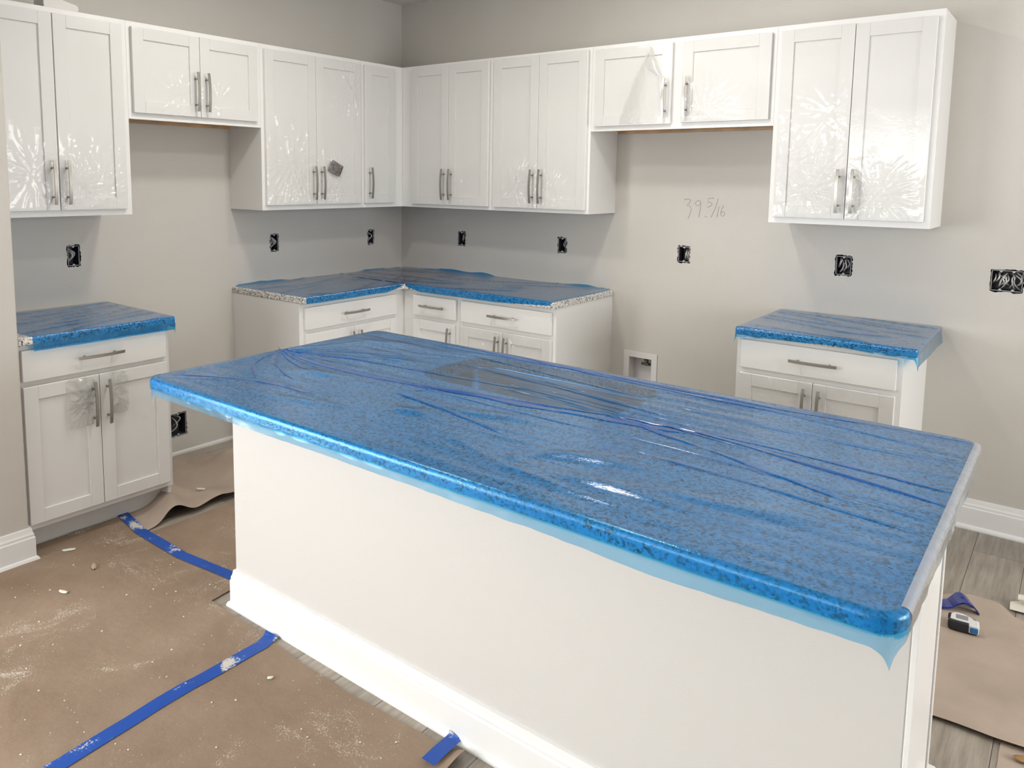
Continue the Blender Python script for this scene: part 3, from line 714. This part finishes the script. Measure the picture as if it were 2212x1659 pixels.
rf = random.Random(12)
for k in range(11):      # gathers fanning out from the left edge
    a = -1.15 + 2.1*k/10 + rf.uniform(-.06, .06); L_ = rf.uniform(.18, .5)
    ribbon([(1.585+.02*math.cos(a), -2.287+.02*math.sin(a)), (1.585+.5*L_*math.cos(a)+.02, -2.287+.5*L_*math.sin(a)), (1.60+L_*math.cos(a*.75), -2.287+L_*math.sin(a*.75))], rf.uniform(.006, .013), isl_h, .0010+.0002*k, isl_film, 20+k, n=40, m=4)
for k in range(16):      # long thin pulls across the rear half and the right end
    x0 = rf.uniform(1.9, 3.1); x1 = min(3.73, x0+rf.uniform(.35, .9)); y = rf.uniform(-2.42, -1.82); dy = rf.uniform(-.10, .03)
    ribbon([(x0, y), ((x0+x1)/2, y+dy*.4+rf.uniform(-.01, .01)), (x1, y+dy)], rf.uniform(.005, .014), isl_h, .0010+.00015*k, isl_film, 50+k, n=50, m=4)
P = []; path = []
RC = .05
for k in range(13): a = math.pi + math.pi/2*k/12; path.append((IX0+RC, IY0+RC, math.cos(a), math.sin(a)))
for k in range(1, 150): path.append((IX0+RC+(IX1-IX0-2*RC)*k/150, IY0+RC, 0, -1))
for k in range(11): a = 1.5*math.pi + math.pi/2*k/12; path.append((IX1-RC, IY0+RC, math.cos(a), math.sin(a)))
for cx, cy, nx_, ny_ in path:      # second layer lapped round the front edge and both front corners
    row = []; tx = cx+cy+nx_*.05
    for j in range(13):
        u = j/12; rad = .0095; s_ = -.003 + u*(.041+.003*nz(tx*4, 7)); w = .0008*abs(nz(tx*20, u*3, 5))
        if s_ < 0: q, z = RC-rad+s_, CT+.0026+w
        elif s_ < rad*1.571: a = s_/rad; q, z = RC-rad+(rad+.0026+w)*math.sin(a), CT-rad+(rad+.0026+w)*math.cos(a)
        else: q, z = RC+.0026+w, CT-rad-(s_-rad*1.571)
        row.append((cx+nx_*q, cy+ny_*q, z))
    P.append(row)
MB().grid(P).build('edge_band', M['blueband'], isl_film)
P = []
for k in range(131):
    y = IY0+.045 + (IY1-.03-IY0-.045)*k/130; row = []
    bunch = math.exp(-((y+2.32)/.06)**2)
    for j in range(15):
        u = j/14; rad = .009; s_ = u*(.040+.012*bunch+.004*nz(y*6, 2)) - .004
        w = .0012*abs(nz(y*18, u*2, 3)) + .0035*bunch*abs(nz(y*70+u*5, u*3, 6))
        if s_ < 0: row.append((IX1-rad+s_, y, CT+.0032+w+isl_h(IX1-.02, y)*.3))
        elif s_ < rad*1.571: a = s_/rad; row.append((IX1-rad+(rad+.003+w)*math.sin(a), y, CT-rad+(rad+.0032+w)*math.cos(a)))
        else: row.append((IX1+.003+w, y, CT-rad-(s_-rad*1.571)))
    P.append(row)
MB().grid(P).build('edge_glow_strip', M['edgeglow'], isl_film)  # whitish strip added to give the right edge its window-lit glow

def small_h(seed):
    def f(x, y):
        h = .0022*abs(nz(x*3+seed, y*3, seed)) + .0014*max(0, nz((x+y)*3, (x-y)*22+seed, 2))
        h += .0045*(1-min(1, abs(nz(x*1.6+seed, y*7+x*2, seed+4))*6))**2
        return h
    return f
tag(film_rect(.012, CDP, YW+.05, -2.1596, .012, (0, .058, 0, .05), lambda x, y: small_h(3)(y, x), step=.009, flare=-.05, seed=11).build('protective_film', M['bluefilm']),
    'blue protective film wrapped over the counter at the far left', 'plastic film', 'blue countertop films')
tag(film_rect(2.7075, 3.4317, -CDP, -.006, .014, (.045, .07, .052, 0), small_h(8), step=.009, flare=.15, seed=14, frontlen=lambda x: .040+.012*nz(x*5, 3)-.012*math.exp(-((x-3.1)/.2)**2)).build('protective_film', M['bluefilm']),
    'blue protective film wrapped over the short counter right of the fridge recess', 'plastic film', 'blue countertop films')
def run_film(wall, s0, s1, drop, inner, seed, bias=0):
    """film over one run of the corner counter: t runs from the wall to the front edge and over it"""
    hf = small_h(seed); P = []; S = spaced(s0, s1, .009, 0, 0, .004)
    T = [.004 + (CDP-.0085-.004)*k/66 for k in range(67)]; E = [k/18 for k in range(1, 19)]
    for s in S:
        row = []; dl = drop(s)
        ends = min(1, (s-s0)/.03, (s1-s)/.03)
        lipn = max(0, nz(s*4.5+seed, 3.3, seed))*.03 + .002
        for t in T:
            a, b = (t, s) if wall == 'L' else (s, -t)
            lip = lipn*math.exp(-(t/.02)**2)
            row.append((a, b, CT+.0012+bias+max(0, ends)*hf(s, t*1.0)*min(1, (CDP-t)/.03)+lip))
        for e in E:
            rad = .0085; d = ss = e*(rad*1.571+dl)
            if dl <= 0: hor, z = CDP-rad+e*.0005, CT+.0012+bias
            elif ss < rad*1.571: hor = CDP-rad+(rad+.0014)*math.sin(ss/rad); z = CT+bias*(1-e)+.0012-rad*(1-math.cos(ss/rad))
            else: hor = CDP+.0014+.001*abs(nz(s*30, d*30)); z = CT+.0012-rad-(ss-rad*1.571)
            row.append((hor, s, z) if wall == 'L' else (s, -hor, z))
        P.append(row)
    return MB().grid(P)
tag(run_film('L', -1.405, -.03, lambda s: (.030+.004*nz(s*6, 2)-.03*max(0, (s+.80)/.15)) if s < -.655 else 0, None, 21).build('protective_film', M['bluefilm']),
    'blue protective film on the left run of the corner counter', 'plastic film', 'blue countertop films')
tag(run_film('R', .03, 1.72, lambda s: (.030-.028*max(0, (.78-s)/.13)-.022*max(0, (s-1.35)/.38)) if s > .655 else 0, None, 26, .0022).build('protective_film', M['bluefilm']),
    'blue protective film on the back-wall run of the corner counter', 'plastic film', 'blue countertop films')

# sink bowl hanging under the island top
mb = MB(); rings = []
for off, z in ((-.02, CB-.0008), (.006, CB-.0008), (.008, CB-.01), (.012, CB-.18), (.04, CB-.205), (.12, CB-.21)):
    rr_ = rrect(SINK[0]+off, SINK[1]-off, SINK[2]+off, SINK[3]-off, max(.085-off*.3, .02)); rings.append([mb.bm.verts.new((x, y, z)) for x, y in rr_])
for A, B in zip(rings, rings[1:]):
    for k in range(len(A)): mb.bm.faces.new((A[k], A[(k+1) % len(A)], B[(k+1) % len(A)], B[k])).smooth = True
mb.bm.faces.new(rings[-1])
snk = thing('sink', 'stainless steel undermount sink bowl showing through film in the island top', 'sink', (0, 0, 0))
mb.build('bowl', M['steel'], snk)
mb = MB(); mb.grid([[(2.565+r*math.cos(a), -2.03+r*math.sin(a), CB-.2085+z) for r, z in ((.005, -.004), (.035, -.004), (.042, .001), (.055, .001))] for a in [2*math.pi*k/20 for k in range(21)]])
mb.build('drain', M['nickel'], snk)

# ------------------------------------------------------------------ island body
BX0, BX1, BY0 = 1.583, 3.72, -2.4959
isl = thing('kitchen_island', 'long white kitchen island with panelled back wall, end panel and tall baseboard', 'kitchen island', (0, 0, 0))
MB().box(BX0, BX1, BY0, BY0+.115, 0, CB-.0006, .002, 1).build('knee_wall', M['knee'], isl)
mb = MB(); mb.box(BX0+.02, SINK[0]-.03, BY0+.116, -1.80, .105, CB-.0006); mb.box(SINK[1]+.03, 3.68, BY0+.116, -1.80, .105, CB-.0006)
mb.box(SINK[0]-.03, SINK[1]+.03, BY0+.116, -1.80, .105, CB-.24); mb.box(SINK[0]-.03, SINK[1]+.03, -1.83, -1.80, CB-.24, CB-.0006)
mb.build('cabinet_body', M['cab'], isl)
MB().box(BX0+.02, 3.68, BY0+.13, -1.875, 0, .105).build('toe_kick', M['cab'], isl)
mb = MB(); mb.box(BX1+.0002, BX1+.012, BY0+.0, BY0+.098, 0, CB-.0008, .002); mb.build('corner_board', M['trim'], isl)
mb = MB(); mb.box(BX1-.03, BX1+.006, BY0+.0985, BY0+.315, 0, CB-.0008, .001); mb.build('end_panel', M['trim'], isl)
mb = MB(); mb.box(BX1-.03, BX1+.010, BY0+.3225, BY0+.338, 0, CB-.0008, .0025, 2); mb.build('edge_strip', M['trim'], isl)
mb = MB(); mb.box(BX1-.03, BX1+.026, BY0+.318, BY0+.352, 0, .262, .008, 3); mb.build('plinth_block', M['trim'], isl)
MB().sweep([(BX0, BY0+.7), (BX0, BY0), (BX1+.011, BY0)], BASEPROF).build('baseboard', M['trim'], isl)
for k, (a, b) in enumerate(((1.62, 2.17), (2.97, 3.66))):
    for s in (0, 1):
        w = round((b-a)/2-.004, 4); d = obj('door', shared(('door', w, .7), lambda: door_mesh(w, .7)), M['cab'], isl, (a+(s+.5)*(b-a)/2, -1.80, .13)); d.rotation_euler = (0, 0, math.pi)
        obj('panel', shared(('panel', w, .7), lambda: panel_mesh(w, .7)), M['cab'], d)

# ------------------------------------------------------------------ electrical boxes
def outlet_box(axis, rect, label, seed, wires=4, wide=False, lowhole=False):
    a, b, c, d = rect; mid, zc = (a+b)/2, (c+d)/2; w, h = b-a, d-c; r = random.Random(seed)
    t = thing('outlet_box', label, 'electrical box', (0, mid, zc) if axis == 'x' else (mid, 0, zc), math.pi/2 if axis == 'x' else 0, 'open electrical boxes')
    dep = .07; f = .004; k = .0025
    mb = MB()
    mb.box(-w/2+k, w/2-k, dep-.003, dep, -h/2+k, h/2-k)
    mb.box(-w/2+k, -w/2+k+.003, f, dep, -h/2+k, h/2-k); mb.box(w/2-k-.003, w/2-k, f, dep, -h/2+k, h/2-k)
    mb.box(-w/2+k, w/2-k, f, dep, -h/2+k, -h/2+k+.003); mb.box(-w/2+k, w/2-k, f, dep, h/2-k-.003, h/2-k)
    mb.build('box_body', M['boxdark'], t)
    mb = MB(); l = .0022
    mb.box(-w/2+k, w/2-k, f-.001, f+.001, h/2-k-l, h/2-k); mb.box(-w/2+k, w/2-k, f-.001, f+.001, -h/2+k, -h/2+k+l)
    mb.box(-w/2+k, -w/2+k+l, f-.001, f+.001, -h/2+k, h/2-k); mb.box(w/2-k-l, w/2-k, f-.001, f+.001, -h/2+k, h/2-k)
    mb.build('box_lip', M['boxlip'], t)
    ears = ((-.023, 1), (.023, 1), (-.023, -1), (.023, -1)) if wide else ((0, 1), (0, -1))
    for ex, s in ears:
        mb = MB(); P = []
        n = 10
        for j in range(2):
            P.append([(ex+.006*math.cos(math.pi*q/n), f-.0012+j*.006, s*(h/2-k-.001) - s*.009*math.sin(math.pi*q/n)) for q in range(n+1)])
        mb.grid(P); mb.bm.faces.new([mb.bm.verts.new(p) for p in P[0]]); mb.build('screw_ear', M['boxlip'], t)
    for q in range(wires):
        x0 = r.uniform(-.32, .1)*w; pts = []; s = r.choice((-1, 1)); bend = r.uniform(.1, .42)*w
        top = h*r.uniform(.22, .4)
        ln = r.uniform(.45, .72); sk = r.uniform(-.25, .25)*w; dz_ = r.uniform(.02, .042)
        if wide: x0 = r.uniform(-.42, .30)*w; bend = r.uniform(-.22, .26)*w
        for j in range(13):
            u = j/12; xx = max(-w/2+.008, min(w/2-.008, x0 + bend*math.sin(math.pi*u) + sk*u))
            pts.append((xx, .05-dz_*math.sin(math.pi*u)-.001*q, top - u*h*ln + .12*h*math.sin(math.pi*u)*(q % 3 == 1)))
        MB().tube(pts, .0026 if q % 3 else .0034, 7).build('cable', M['wire'], t)
    return t
outlet_box('x', LB['b1'], 'open outlet box above the far-left counter', 1, 4)
outlet_box('x', LB['b2'], 'open outlet box above the left run of the corner counter', 2, 5)
outlet_box('x', LB['b3'], 'open outlet box on the left wall nearest the inside corner', 3, 4)
outlet_box('y', RB['b4'], 'open outlet box on the back wall nearest the inside corner', 4, 3)
outlet_box('y', RB['b5'], 'open outlet box above the right end of the corner counter', 5, 3)
outlet_box('y', RB['b6'], 'open outlet box in the fridge recess under the pencilled numbers', 6, 4)
outlet_box('y', RB['b7'], 'open outlet box above the short counter right of the fridge recess', 7, 6)
outlet_box('y', RB['b8'], 'wide double outlet box crammed with cables at the right edge of the wall', 8, 13, True)
outlet_box('x', LB['low'], 'low range outlet box near the floor in the range gap', 9, 2)

# water valve box
v = thing('water_valve_box', 'white recessed water valve box low in the fridge recess', 'valve box', (1.931, 0, .46))
mb = MB(); fw = .033; a, b, c, d = VALVE[0]-1.931, VALVE[1]-1.931, VALVE[2]-.46, VALVE[3]-.46
mb.box(a-fw, b+fw, -.006, -.0003, d-.002, d+fw, .001); mb.box(a-fw, b+fw, -.006, -.0003, c-fw, c+.002, .001)
mb.box(a-fw, a+.002, -.006, -.0003, c+.002, d-.002, .001); mb.box(b-.002, b+fw, -.006, -.0003, c+.002, d-.002, .001); mb.build('face_frame', M['plasticwhite'], v)
mb = MB(); mb.box(a+.0005, b-.0005, .075, .078, c+.0005, d-.0005); mb.box(a+.0005, a+.003, 0, .078, c+.0005, d-.0005); mb.box(b-.003, b-.0005, 0, .078, c+.0005, d-.0005)
mb.box(a+.0005, b-.0005, 0, .078, c+.0005, c+.003); mb.box(a+.0005, b-.0005, 0, .078, d-.003, d-.0005); mb.build('housing', M['plasticwhite'], v)
mb = MB(); mb.tube([(.025, .035, d-.003), (.025, .035, d-.05)], .009, 12); mb.tube([(.025, .035, d-.016), (.010, .030, d-.018)], .006, 10); mb.build('valve_stem', M['valve'], v)
mb = MB(); mb.box(-.008, .042, .024, .042, d-.049, d-.033, .003, 2); mb.tube([(.042, .033, d-.041), (.056, .033, d-.043)], .007, 10); mb.build('valve_handle', M['valve'], v)

# pencilled measurement on the drywall
mb = MB()
strokes = [[(2.159, 1.4585), (2.183, 1.466), (2.197, 1.458), (2.186, 1.437), (2.176, 1.430), (2.196, 1.425), (2.203, 1.405), (2.193, 1.372), (2.186, 1.358)],
           [(2.252, 1.455), (2.236, 1.458), (2.224, 1.445), (2.232, 1.430), (2.248, 1.432), (2.254, 1.452), (2.256, 1.43), (2.251, 1.395), (2.247, 1.366)],
           [(2.326, 1.472), (2.298, 1.471), (2.295, 1.452), (2.315, 1.447), (2.318, 1.436), (2.300, 1.424), (2.291, 1.426)],
           [(2.352, 1.471), (2.338, 1.42), (2.316, 1.368)], [(2.281, 1.374), (2.293, 1.372)],
           [(2.358, 1.428), (2.352, 1.395), (2.349, 1.372)], [(2.383, 1.434), (2.371, 1.41), (2.368, 1.385), (2.380, 1.377), (2.392, 1.386), (2.386, 1.402), (2.371, 1.398)]]
for s in strokes: mb.tube([(x, -.0002, z) for x, z in s], .0014, 6)
tag(mb.build('pencil_note', M['pencil']), 'pencilled measurement 39 5/16 written on the wall of the fridge recess', 'writing')

# ------------------------------------------------------------------ things on the cabinets
mb = MB(); prof = [(-2.521, 0), (-2.378, 0), (-2.3745, .006), (-2.374, .02), (-2.378, .027), (-2.386, .030), (-2.47, .047), (-2.519, .058), (-2.523, .052)]
mb.prism(prof, 0, .20, .297); bmesh.ops.bevel(mb.bm, geom=list(mb.bm.edges), offset=.002, segments=1, affect='EDGES')
o = mb.build('foam_offcut', M['foam']); o.location = (0, 0, UT+.0006)
tag(o, 'white foam offcut lying on top of the far-left upper cabinet', 'foam')
mb = MB(); cs = [(-.9355, 1.6648), (-.8518, 1.6251), (-.8821, 1.5632), (-.9723, 1.5981)]; P = []
for j in range(11):
    row = []
    for i in range(11):
        u, w = i/10, j/10
        y = (cs[0][0]*(1-u)+cs[1][0]*u)*(1-w) + (cs[3][0]*(1-u)+cs[2][0]*u)*w; z = (cs[0][1]*(1-u)+cs[1][1]*u)*(1-w) + (cs[3][1]*(1-u)+cs[2][1]*u)*w
        row.append((.336+.004*math.sin(math.pi*u)*math.sin(math.pi*w)+.002*nz(u*4, w*4, 2), y, z))
    P.append(row)
mb.grid(P)
pk = thing('pouch', 'small grey foil pouch stuck askew on a filmed upper door', 'pouch', (0, 0, 0)); mb.build('pouch_body', M['foil'], pk)
mb = MB(); mb.tube([(.3415, -.868, 1.618), (.3415, -.884, 1.580)], .0016, 6); mb.build('slot', M['black'], pk)

# ------------------------------------------------------------------ floor protection
def hp(x, y):
    a = nz(x*1.7, y*1.7, 11); b = nz(x*6, y*5, 12); c = nz(x*2.2+y*.8, y*9-x*2, 13)
    return .004 + .0035*(a+1)*.5 + .0022*b + .004*max(0, c-.15)
def paper_grid(x0, x1, ylo, yhi, step=.018, hf=hp, wob=.006, seed=0, lift=.0):
    nx = int((x1-x0)/step); P = []
    ny = max(8, int(max(yhi(x0+(x1-x0)*k/20)-ylo(x0+(x1-x0)*k/20) for k in range(21))/step))
    for i in range(nx+1):
        x = x0+(x1-x0)*i/nx; a, b = ylo(x), yhi(x); row = []
        a += wob*nz(x*9, seed, 1); b += wob*nz(x*9, seed, 5)
        for j in range(ny+1):
            y = a+(b-a)*j/ny; xx = x + (wob*nz(y*9, seed, 9) if i in (0, nx) else 0)
            row.append((xx, y, max(.0012, hf(xx, y)+lift)))
        P.append(row)
    return MB().grid(P)
def sm(a, b, x): t = max(0, min(1, (x-a)/(b-a))); return t*t*(3-2*t)
ppA = paper_grid(.545, 1.875, lambda x: -2.815 if x < .69 else -4.4, lambda x: -2.405 if x < 1.484 else -2.545)
tag(ppA.build('floor_paper', M['paper']), 'large brown paper sheet on the floor left of the island, dusted white', 'paper', 'brown floor paper sheets')
ppB = paper_grid(1.862, 2.705, lambda x: -4.4, lambda x: -2.556+.012*math.sin(x*5), lift=-.0006, seed=4, hf=lambda x, y: hp(x, y)+.02*sm(2.66, 2.71, x)*sm(-2.75, -2.55, y))
tag(ppB.build('floor_paper', M['paper']), 'dusty brown paper sheet along the island baseboard at the bottom of the picture', 'paper', 'brown floor paper sheets')
def hC(x, y):
    r = .11*math.exp(-((y+1.72-.25*(x-.5))/.10)**2)*sm(.1, .5, x) + .06*math.exp(-((y+2.13+.35*(x-.4))/.07)**2)*sm(.15, .6, x)
    fold = .05*(1-min(1, abs(nz(x*2.3, y*2.3, 31))*3))
    edge = .025*sm(.55, .75, x)*sm(-2.3, -2.1, y)
    return .003 + (r + .35*fold + edge)*sm(-2.42, -2.28, y)
ppC = paper_grid(.10, .765, lambda x: -2.395, lambda x: -1.60-.10*sm(.5, .1, x)+.05*nz(x*6, 3), hf=hC, step=.014, wob=.014, seed=8)
tag(ppC.build('floor_paper', M['paper2']), 'crumpled brown paper sheet heaped in the range gap', 'paper', 'brown floor paper sheets')
ppG = paper_grid(.80, 1.50, lambda x: -2.42, lambda x: -1.2, lift=.0004, seed=9)
tag(ppG.build('floor_paper', M['paper']), 'brown paper sheet running behind the left end of the island', 'paper', 'brown floor paper sheets')
def hD(x, y):
    return .003 + .004*(nz(x*2.5, y*3, 41)+1)*.5 + .012*math.exp(-((y+1.56)/.05)**2)*(1+.6*nz(x*5, 2)) + .005*max(0, nz(x*3-y*2, y*7, 44)) + .004*math.exp(-((y+.72)/.03)**2)
ppD = paper_grid(2.9, 4.7, lambda x: -1.565+.03*(x-3.66), lambda x: -.775+.085*sm(3.55, 3.7, x)-.085*sm(3.75, 3.84, x), hf=hD, step=.012, seed=12)
tag(ppD.build('floor_paper', M['paper2']), 'brown paper sheet under the pry bar and tape measure', 'paper', 'brown floor paper sheets')
ppE = paper_grid(3.838, 4.7, lambda x: -2.9, lambda x: -1.548-.01*math.sin(x*9), seed=15, lift=-.003)
tag(ppE.build('floor_paper', M['paper2']), 'corner of a second brown paper sheet at the bottom right edge', 'paper', 'brown floor paper sheets')
ppF = paper_grid(3.80, 4.35, lambda x: -.72+.02*(x-3.8), lambda x: -.66+.9*min(.5, x-3.80), seed=19, hf=lambda x, y: .010+.008*nz(x*7, y*7, 3)+.012*sm(-.6, -.5, y), step=.012)
tag(ppF.build('scrap_paper', M['papwhite']), 'pale scrap sheet lying behind the brown paper at the right edge', 'paper')
mb = MB(); P = []
for i in range(15):
    t = i/14; P.append([(3.822+.09*t, -.655+.018*math.cos(a)+.02*t, .034+.010*math.sin(a)) for a in [2*math.pi*k/12 for k in range(10)]])
mb.grid(P); tag(mb.build('curled_offcut', M['papwhite']), 'small curled pale offcut on the scrap sheet at the right edge', 'paper')

def tape(pts, w, label, lift=.0016, endup=0):
    P = []; n = 80
    L = [Vector((*p, 0)) for p in pts]
    for k in range(n+1):
        t = k/n*(len(L)-1); i = min(int(t), len(L)-2); u = t-i; p = L[i].lerp(L[i+1], u); d = (L[i+1]-L[i]).normalized()
        if u < .3 and i > 0: d = d.lerp((L[i]-L[i-1]).normalized(), .5-u/.6).normalized()
        q = Vector((-d.y, d.x, 0)); row = []
        for j in range(7):
            s = p+q*w*(j/6-.5); row.append((s.x, s.y, max(hp(s.x, s.y), .0016)+lift+.0012*abs(nz(s.x*12, s.y*12, 5))+endup*sm(.93, 1.0, k/n)*(j/6)))
        P.append(row)
    o = MB().grid(P).build('masking_tape', M['tape']); tag(o, label, 'tape', 'blue masking tape strips'); return o
tape([(.505, -2.384), (.765, -2.424), (1.10, -2.428), (1.366, -2.397), (1.50, -2.39)], .048, 'blue tape strip running from the left base cabinet to the island', lift=.003)
tape([(1.895, -3.9), (1.892, -3.254), (1.868, -2.925), (1.863, -2.59), (1.845, -2.535)], .052, 'long blue tape strip over the paper seam, half covered in white dust', endup=.012)
tape([(2.650, -2.636), (2.647, -2.56), (2.645, -2.515)], .044, 'short blue tape piece at the bottom edge beside the island baseboard', lift=.012, endup=.01)

# plaster crumbs: too small and too many to count
mb = MB(); r = random.Random(5)
for k in range(260):
    x = r.uniform(.75, 2.55); y = r.uniform(-3.6, -2.45)
    if y > -2.57 and x > 1.45: continue
    if (x < .72 and y < -2.8) or abs(x-1.88) < .045: continue
    s = r.choice((.001, .0012, .0015, .002, .003)); z = hp(x, y)
    t = bmesh.new(); bmesh.ops.create_icosphere(t, subdivisions=1, radius=s)
    for vv in t.verts: vv.co = Vector((vv.co.x*r.uniform(.7, 1.6), vv.co.y*r.uniform(.7, 1.6), vv.co.z*.6)) + Vector((x, y, z+s*.4))
    mb.merge(t)
tag(mb.build('plaster_crumbs', M['gypchip']), 'scattered white plaster crumbs on the brown floor paper', 'debris', kind='stuff')
def chip(x, y, z, l, w, a, m, label, cat='chip', nm='plaster_chip', grp='plaster chips'):
    mb = MB(); P = []
    for i in range(7):
        u = i/6; P.append([((u-.5)*l, (j/4-.5)*w*math.sin(math.pi*(.15+.7*u)), .002+.004*math.sin(math.pi*j/4)+.002*nz(u*4, j, x)) for j in range(5)])
    mb.grid(P); o = mb.build(nm, m); sol = o.modifiers.new('thickness', 'SOLIDIFY'); sol.thickness = .0012
    o.location = (x, y, z); o.rotation_euler = (0, 0, a); tag(o, label, cat, grp)
chip(.60, -2.03, hC(.60, -2.03)+.004, .045, .014, .6, M['gypchip'], 'white chip lying on the crumpled paper in the range gap')
chip(.70, -2.70, hp(.70, -2.7), .05, .018, 1.0, M['gypchip'], 'pale chip on the paper in front of the far-left toe kick')
chip(.92, -2.70, hp(.92, -2.70)+.002, .05, .02, -.4, M['paper2'], 'torn brown paper scrap beside the long tape strip from the cabinet')
chip(1.02, -2.86, hp(1.02, -2.86), .04, .016, .3, M['gypchip'], 'pale chip in the middle of the dusty paper')
chip(2.03, -2.68, hp(2.03, -2.68), .018, .012, .8, M['gypchip'], 'round white chip on the paper beside the island baseboard')
chip(3.895, -1.60, .008, .05, .03, .4, M['chip'], 'orange brown wood chip at the bottom right edge', 'chip', 'wood_chip', None)

# ------------------------------------------------------------------ pry bar
bz = .0085
pb = thing('pry_bar', 'blue steel pry bar with a split claw lying behind the tape measure', 'pry bar', (3.630, -.838, bz), .45)
pb.scale = (1.12, 1.15, 1.1)
# axis along local x; claw at +x end curls up then down
prof = [(-.20, .006), (-.02, .006), (-.004, .010), (.010, .024), (.024, .033), (.040, .033), (.054, .024), (.066, .010), (.072, .001)]
mb = MB(); P = []; hw = .026; th = .006
def strip(y0f, y1f, pr):
    top = []; bot = []
    for k, (x, z) in enumerate(pr):
        t = k/(len(pr)-1); top.append([(x, y0f(x), z+th/2), (x, y1f(x), z+th/2)]); bot.append([(x, y0f(x), z-th/2), (x, y1f(x), z-th/2)])
    n = len(pr)
    V = [[mb.bm.verts.new(p) for p in (top[k][0], top[k][1], bot[k][1], bot[k][0])] for k in range(n)]
    for A, B in zip(V, V[1:]):
        for j in range(4): mb.bm.faces.new((A[j], A[(j+1) % 4], B[(j+1) % 4], B[j]))
    mb.bm.faces.new(V[0][::-1]); mb.bm.faces.new(V[-1])
half = lambda x: .024 + .009*sm(.0, .03, x)
strip(lambda x: -half(x), half, prof[:7])
claw = prof[6:]
strip(lambda x: -half(x), lambda x: -.0015-.007*sm(.054, .072, x), claw); strip(lambda x: .0015+.007*sm(.054, .072, x), half, claw)
bmesh.ops.recalc_face_normals(mb.bm, faces=mb.bm.faces); mb.build('bar', M['prybar'], pb)
mb = MB(); mb.grid([[(.032+q*math.cos(a), q*math.sin(a), .0365) for q in (.0005, .004)] for a in [2*math.pi*k/14 for k in range(15)]]); mb.build('nail_hole', M['black'], pb)

# ------------------------------------------------------------------ tape measure
tm = thing('tape_measure', 'black and white tape measure with a blue button on the brown paper', 'tape measure', (3.684, -.972, .0085), .12)
tm.scale = (1.02, 1.02, .88)
def outline(s=1.0):
    # side outline in local x (length) and y (height of the case when upright): case lies on its side, so this is its plan
    pts = [(-.040, -.030), (.030, -.033), (.040, -.028), (.041, .000), (.036, .012), (.018, .026), (.0, .035), (-.020, .036), (-.036, .026), (-.043, .008), (-.044, -.014)]
    return [(x*s, y*s) for x, y in pts]
def smooth_poly(pts, n=4):
    out = []
    m = len(pts)
    for i in range(m):
        p0, p1, p2, p3 = pts[i-1], pts[i], pts[(i+1) % m], pts[(i+2) % m]
        for k in range(n):
            u = k/n
            out.append(tuple(.5*(2*p1[a]+(p2[a]-p0[a])*u+(2*p0[a]-5*p1[a]+4*p2[a]-p3[a])*u*u+(3*p1[a]-p0[a]-3*p2[a]+p3[a])*u**3) for a in (0, 1)))
    return out
def puck(poly, levels):
    mb = MB(); R = []
    for s, z in levels: R.append([mb.bm.verts.new((x*s, y*s, z)) for x, y in poly])
    n = len(poly)
    for A, B in zip(R, R[1:]):
        for k in range(n): mb.bm.faces.new((A[k], A[(k+1) % n], B[(k+1) % n], B[k])).smooth = True
    mb.bm.faces.new(R[0][::-1]); mb.bm.faces.new(R[-1]); bmesh.ops.recalc_face_normals(mb.bm, faces=mb.bm.faces); return mb
po = smooth_poly(outline())
puck(po, [(.94, 0), (1, .004), (1.02, .018), (1, .034), (.95, .038)]).build('case', M['black'], tm)
puck([(x*.80-.004, y*.80+.003) for x, y in po], [(1, .0375), (.99, .0405), (.96, .0412)]).build('side_plate', M['tmwhite'], tm)
mb = MB(); mb.box(-.024, .012, -.012, .018, .0413, .0417); mb.build('printed_label', M['tmgrey'], tm)
mb = MB(); mb.box(.012, .0445, -.0345, .010, .004, .0395, .005, 3); mb.build('front_housing', M['tmwhite'], tm)
mb = MB(); mb.box(.018, .041, -.0375, -.033, .009, .030, .003, 2); mb.build('lock_button', M['tmblue'], tm)
mb = MB(); mb.box(.0445, .0475, -.03, -.012, .006, .03, .001); mb.build('blade_hook', M['steelblade'], tm)
mb = MB(); mb.box(-.046, -.030, .020, .040, .006, .030, .005, 2); mb.build('belt_loop', M['black'], tm)
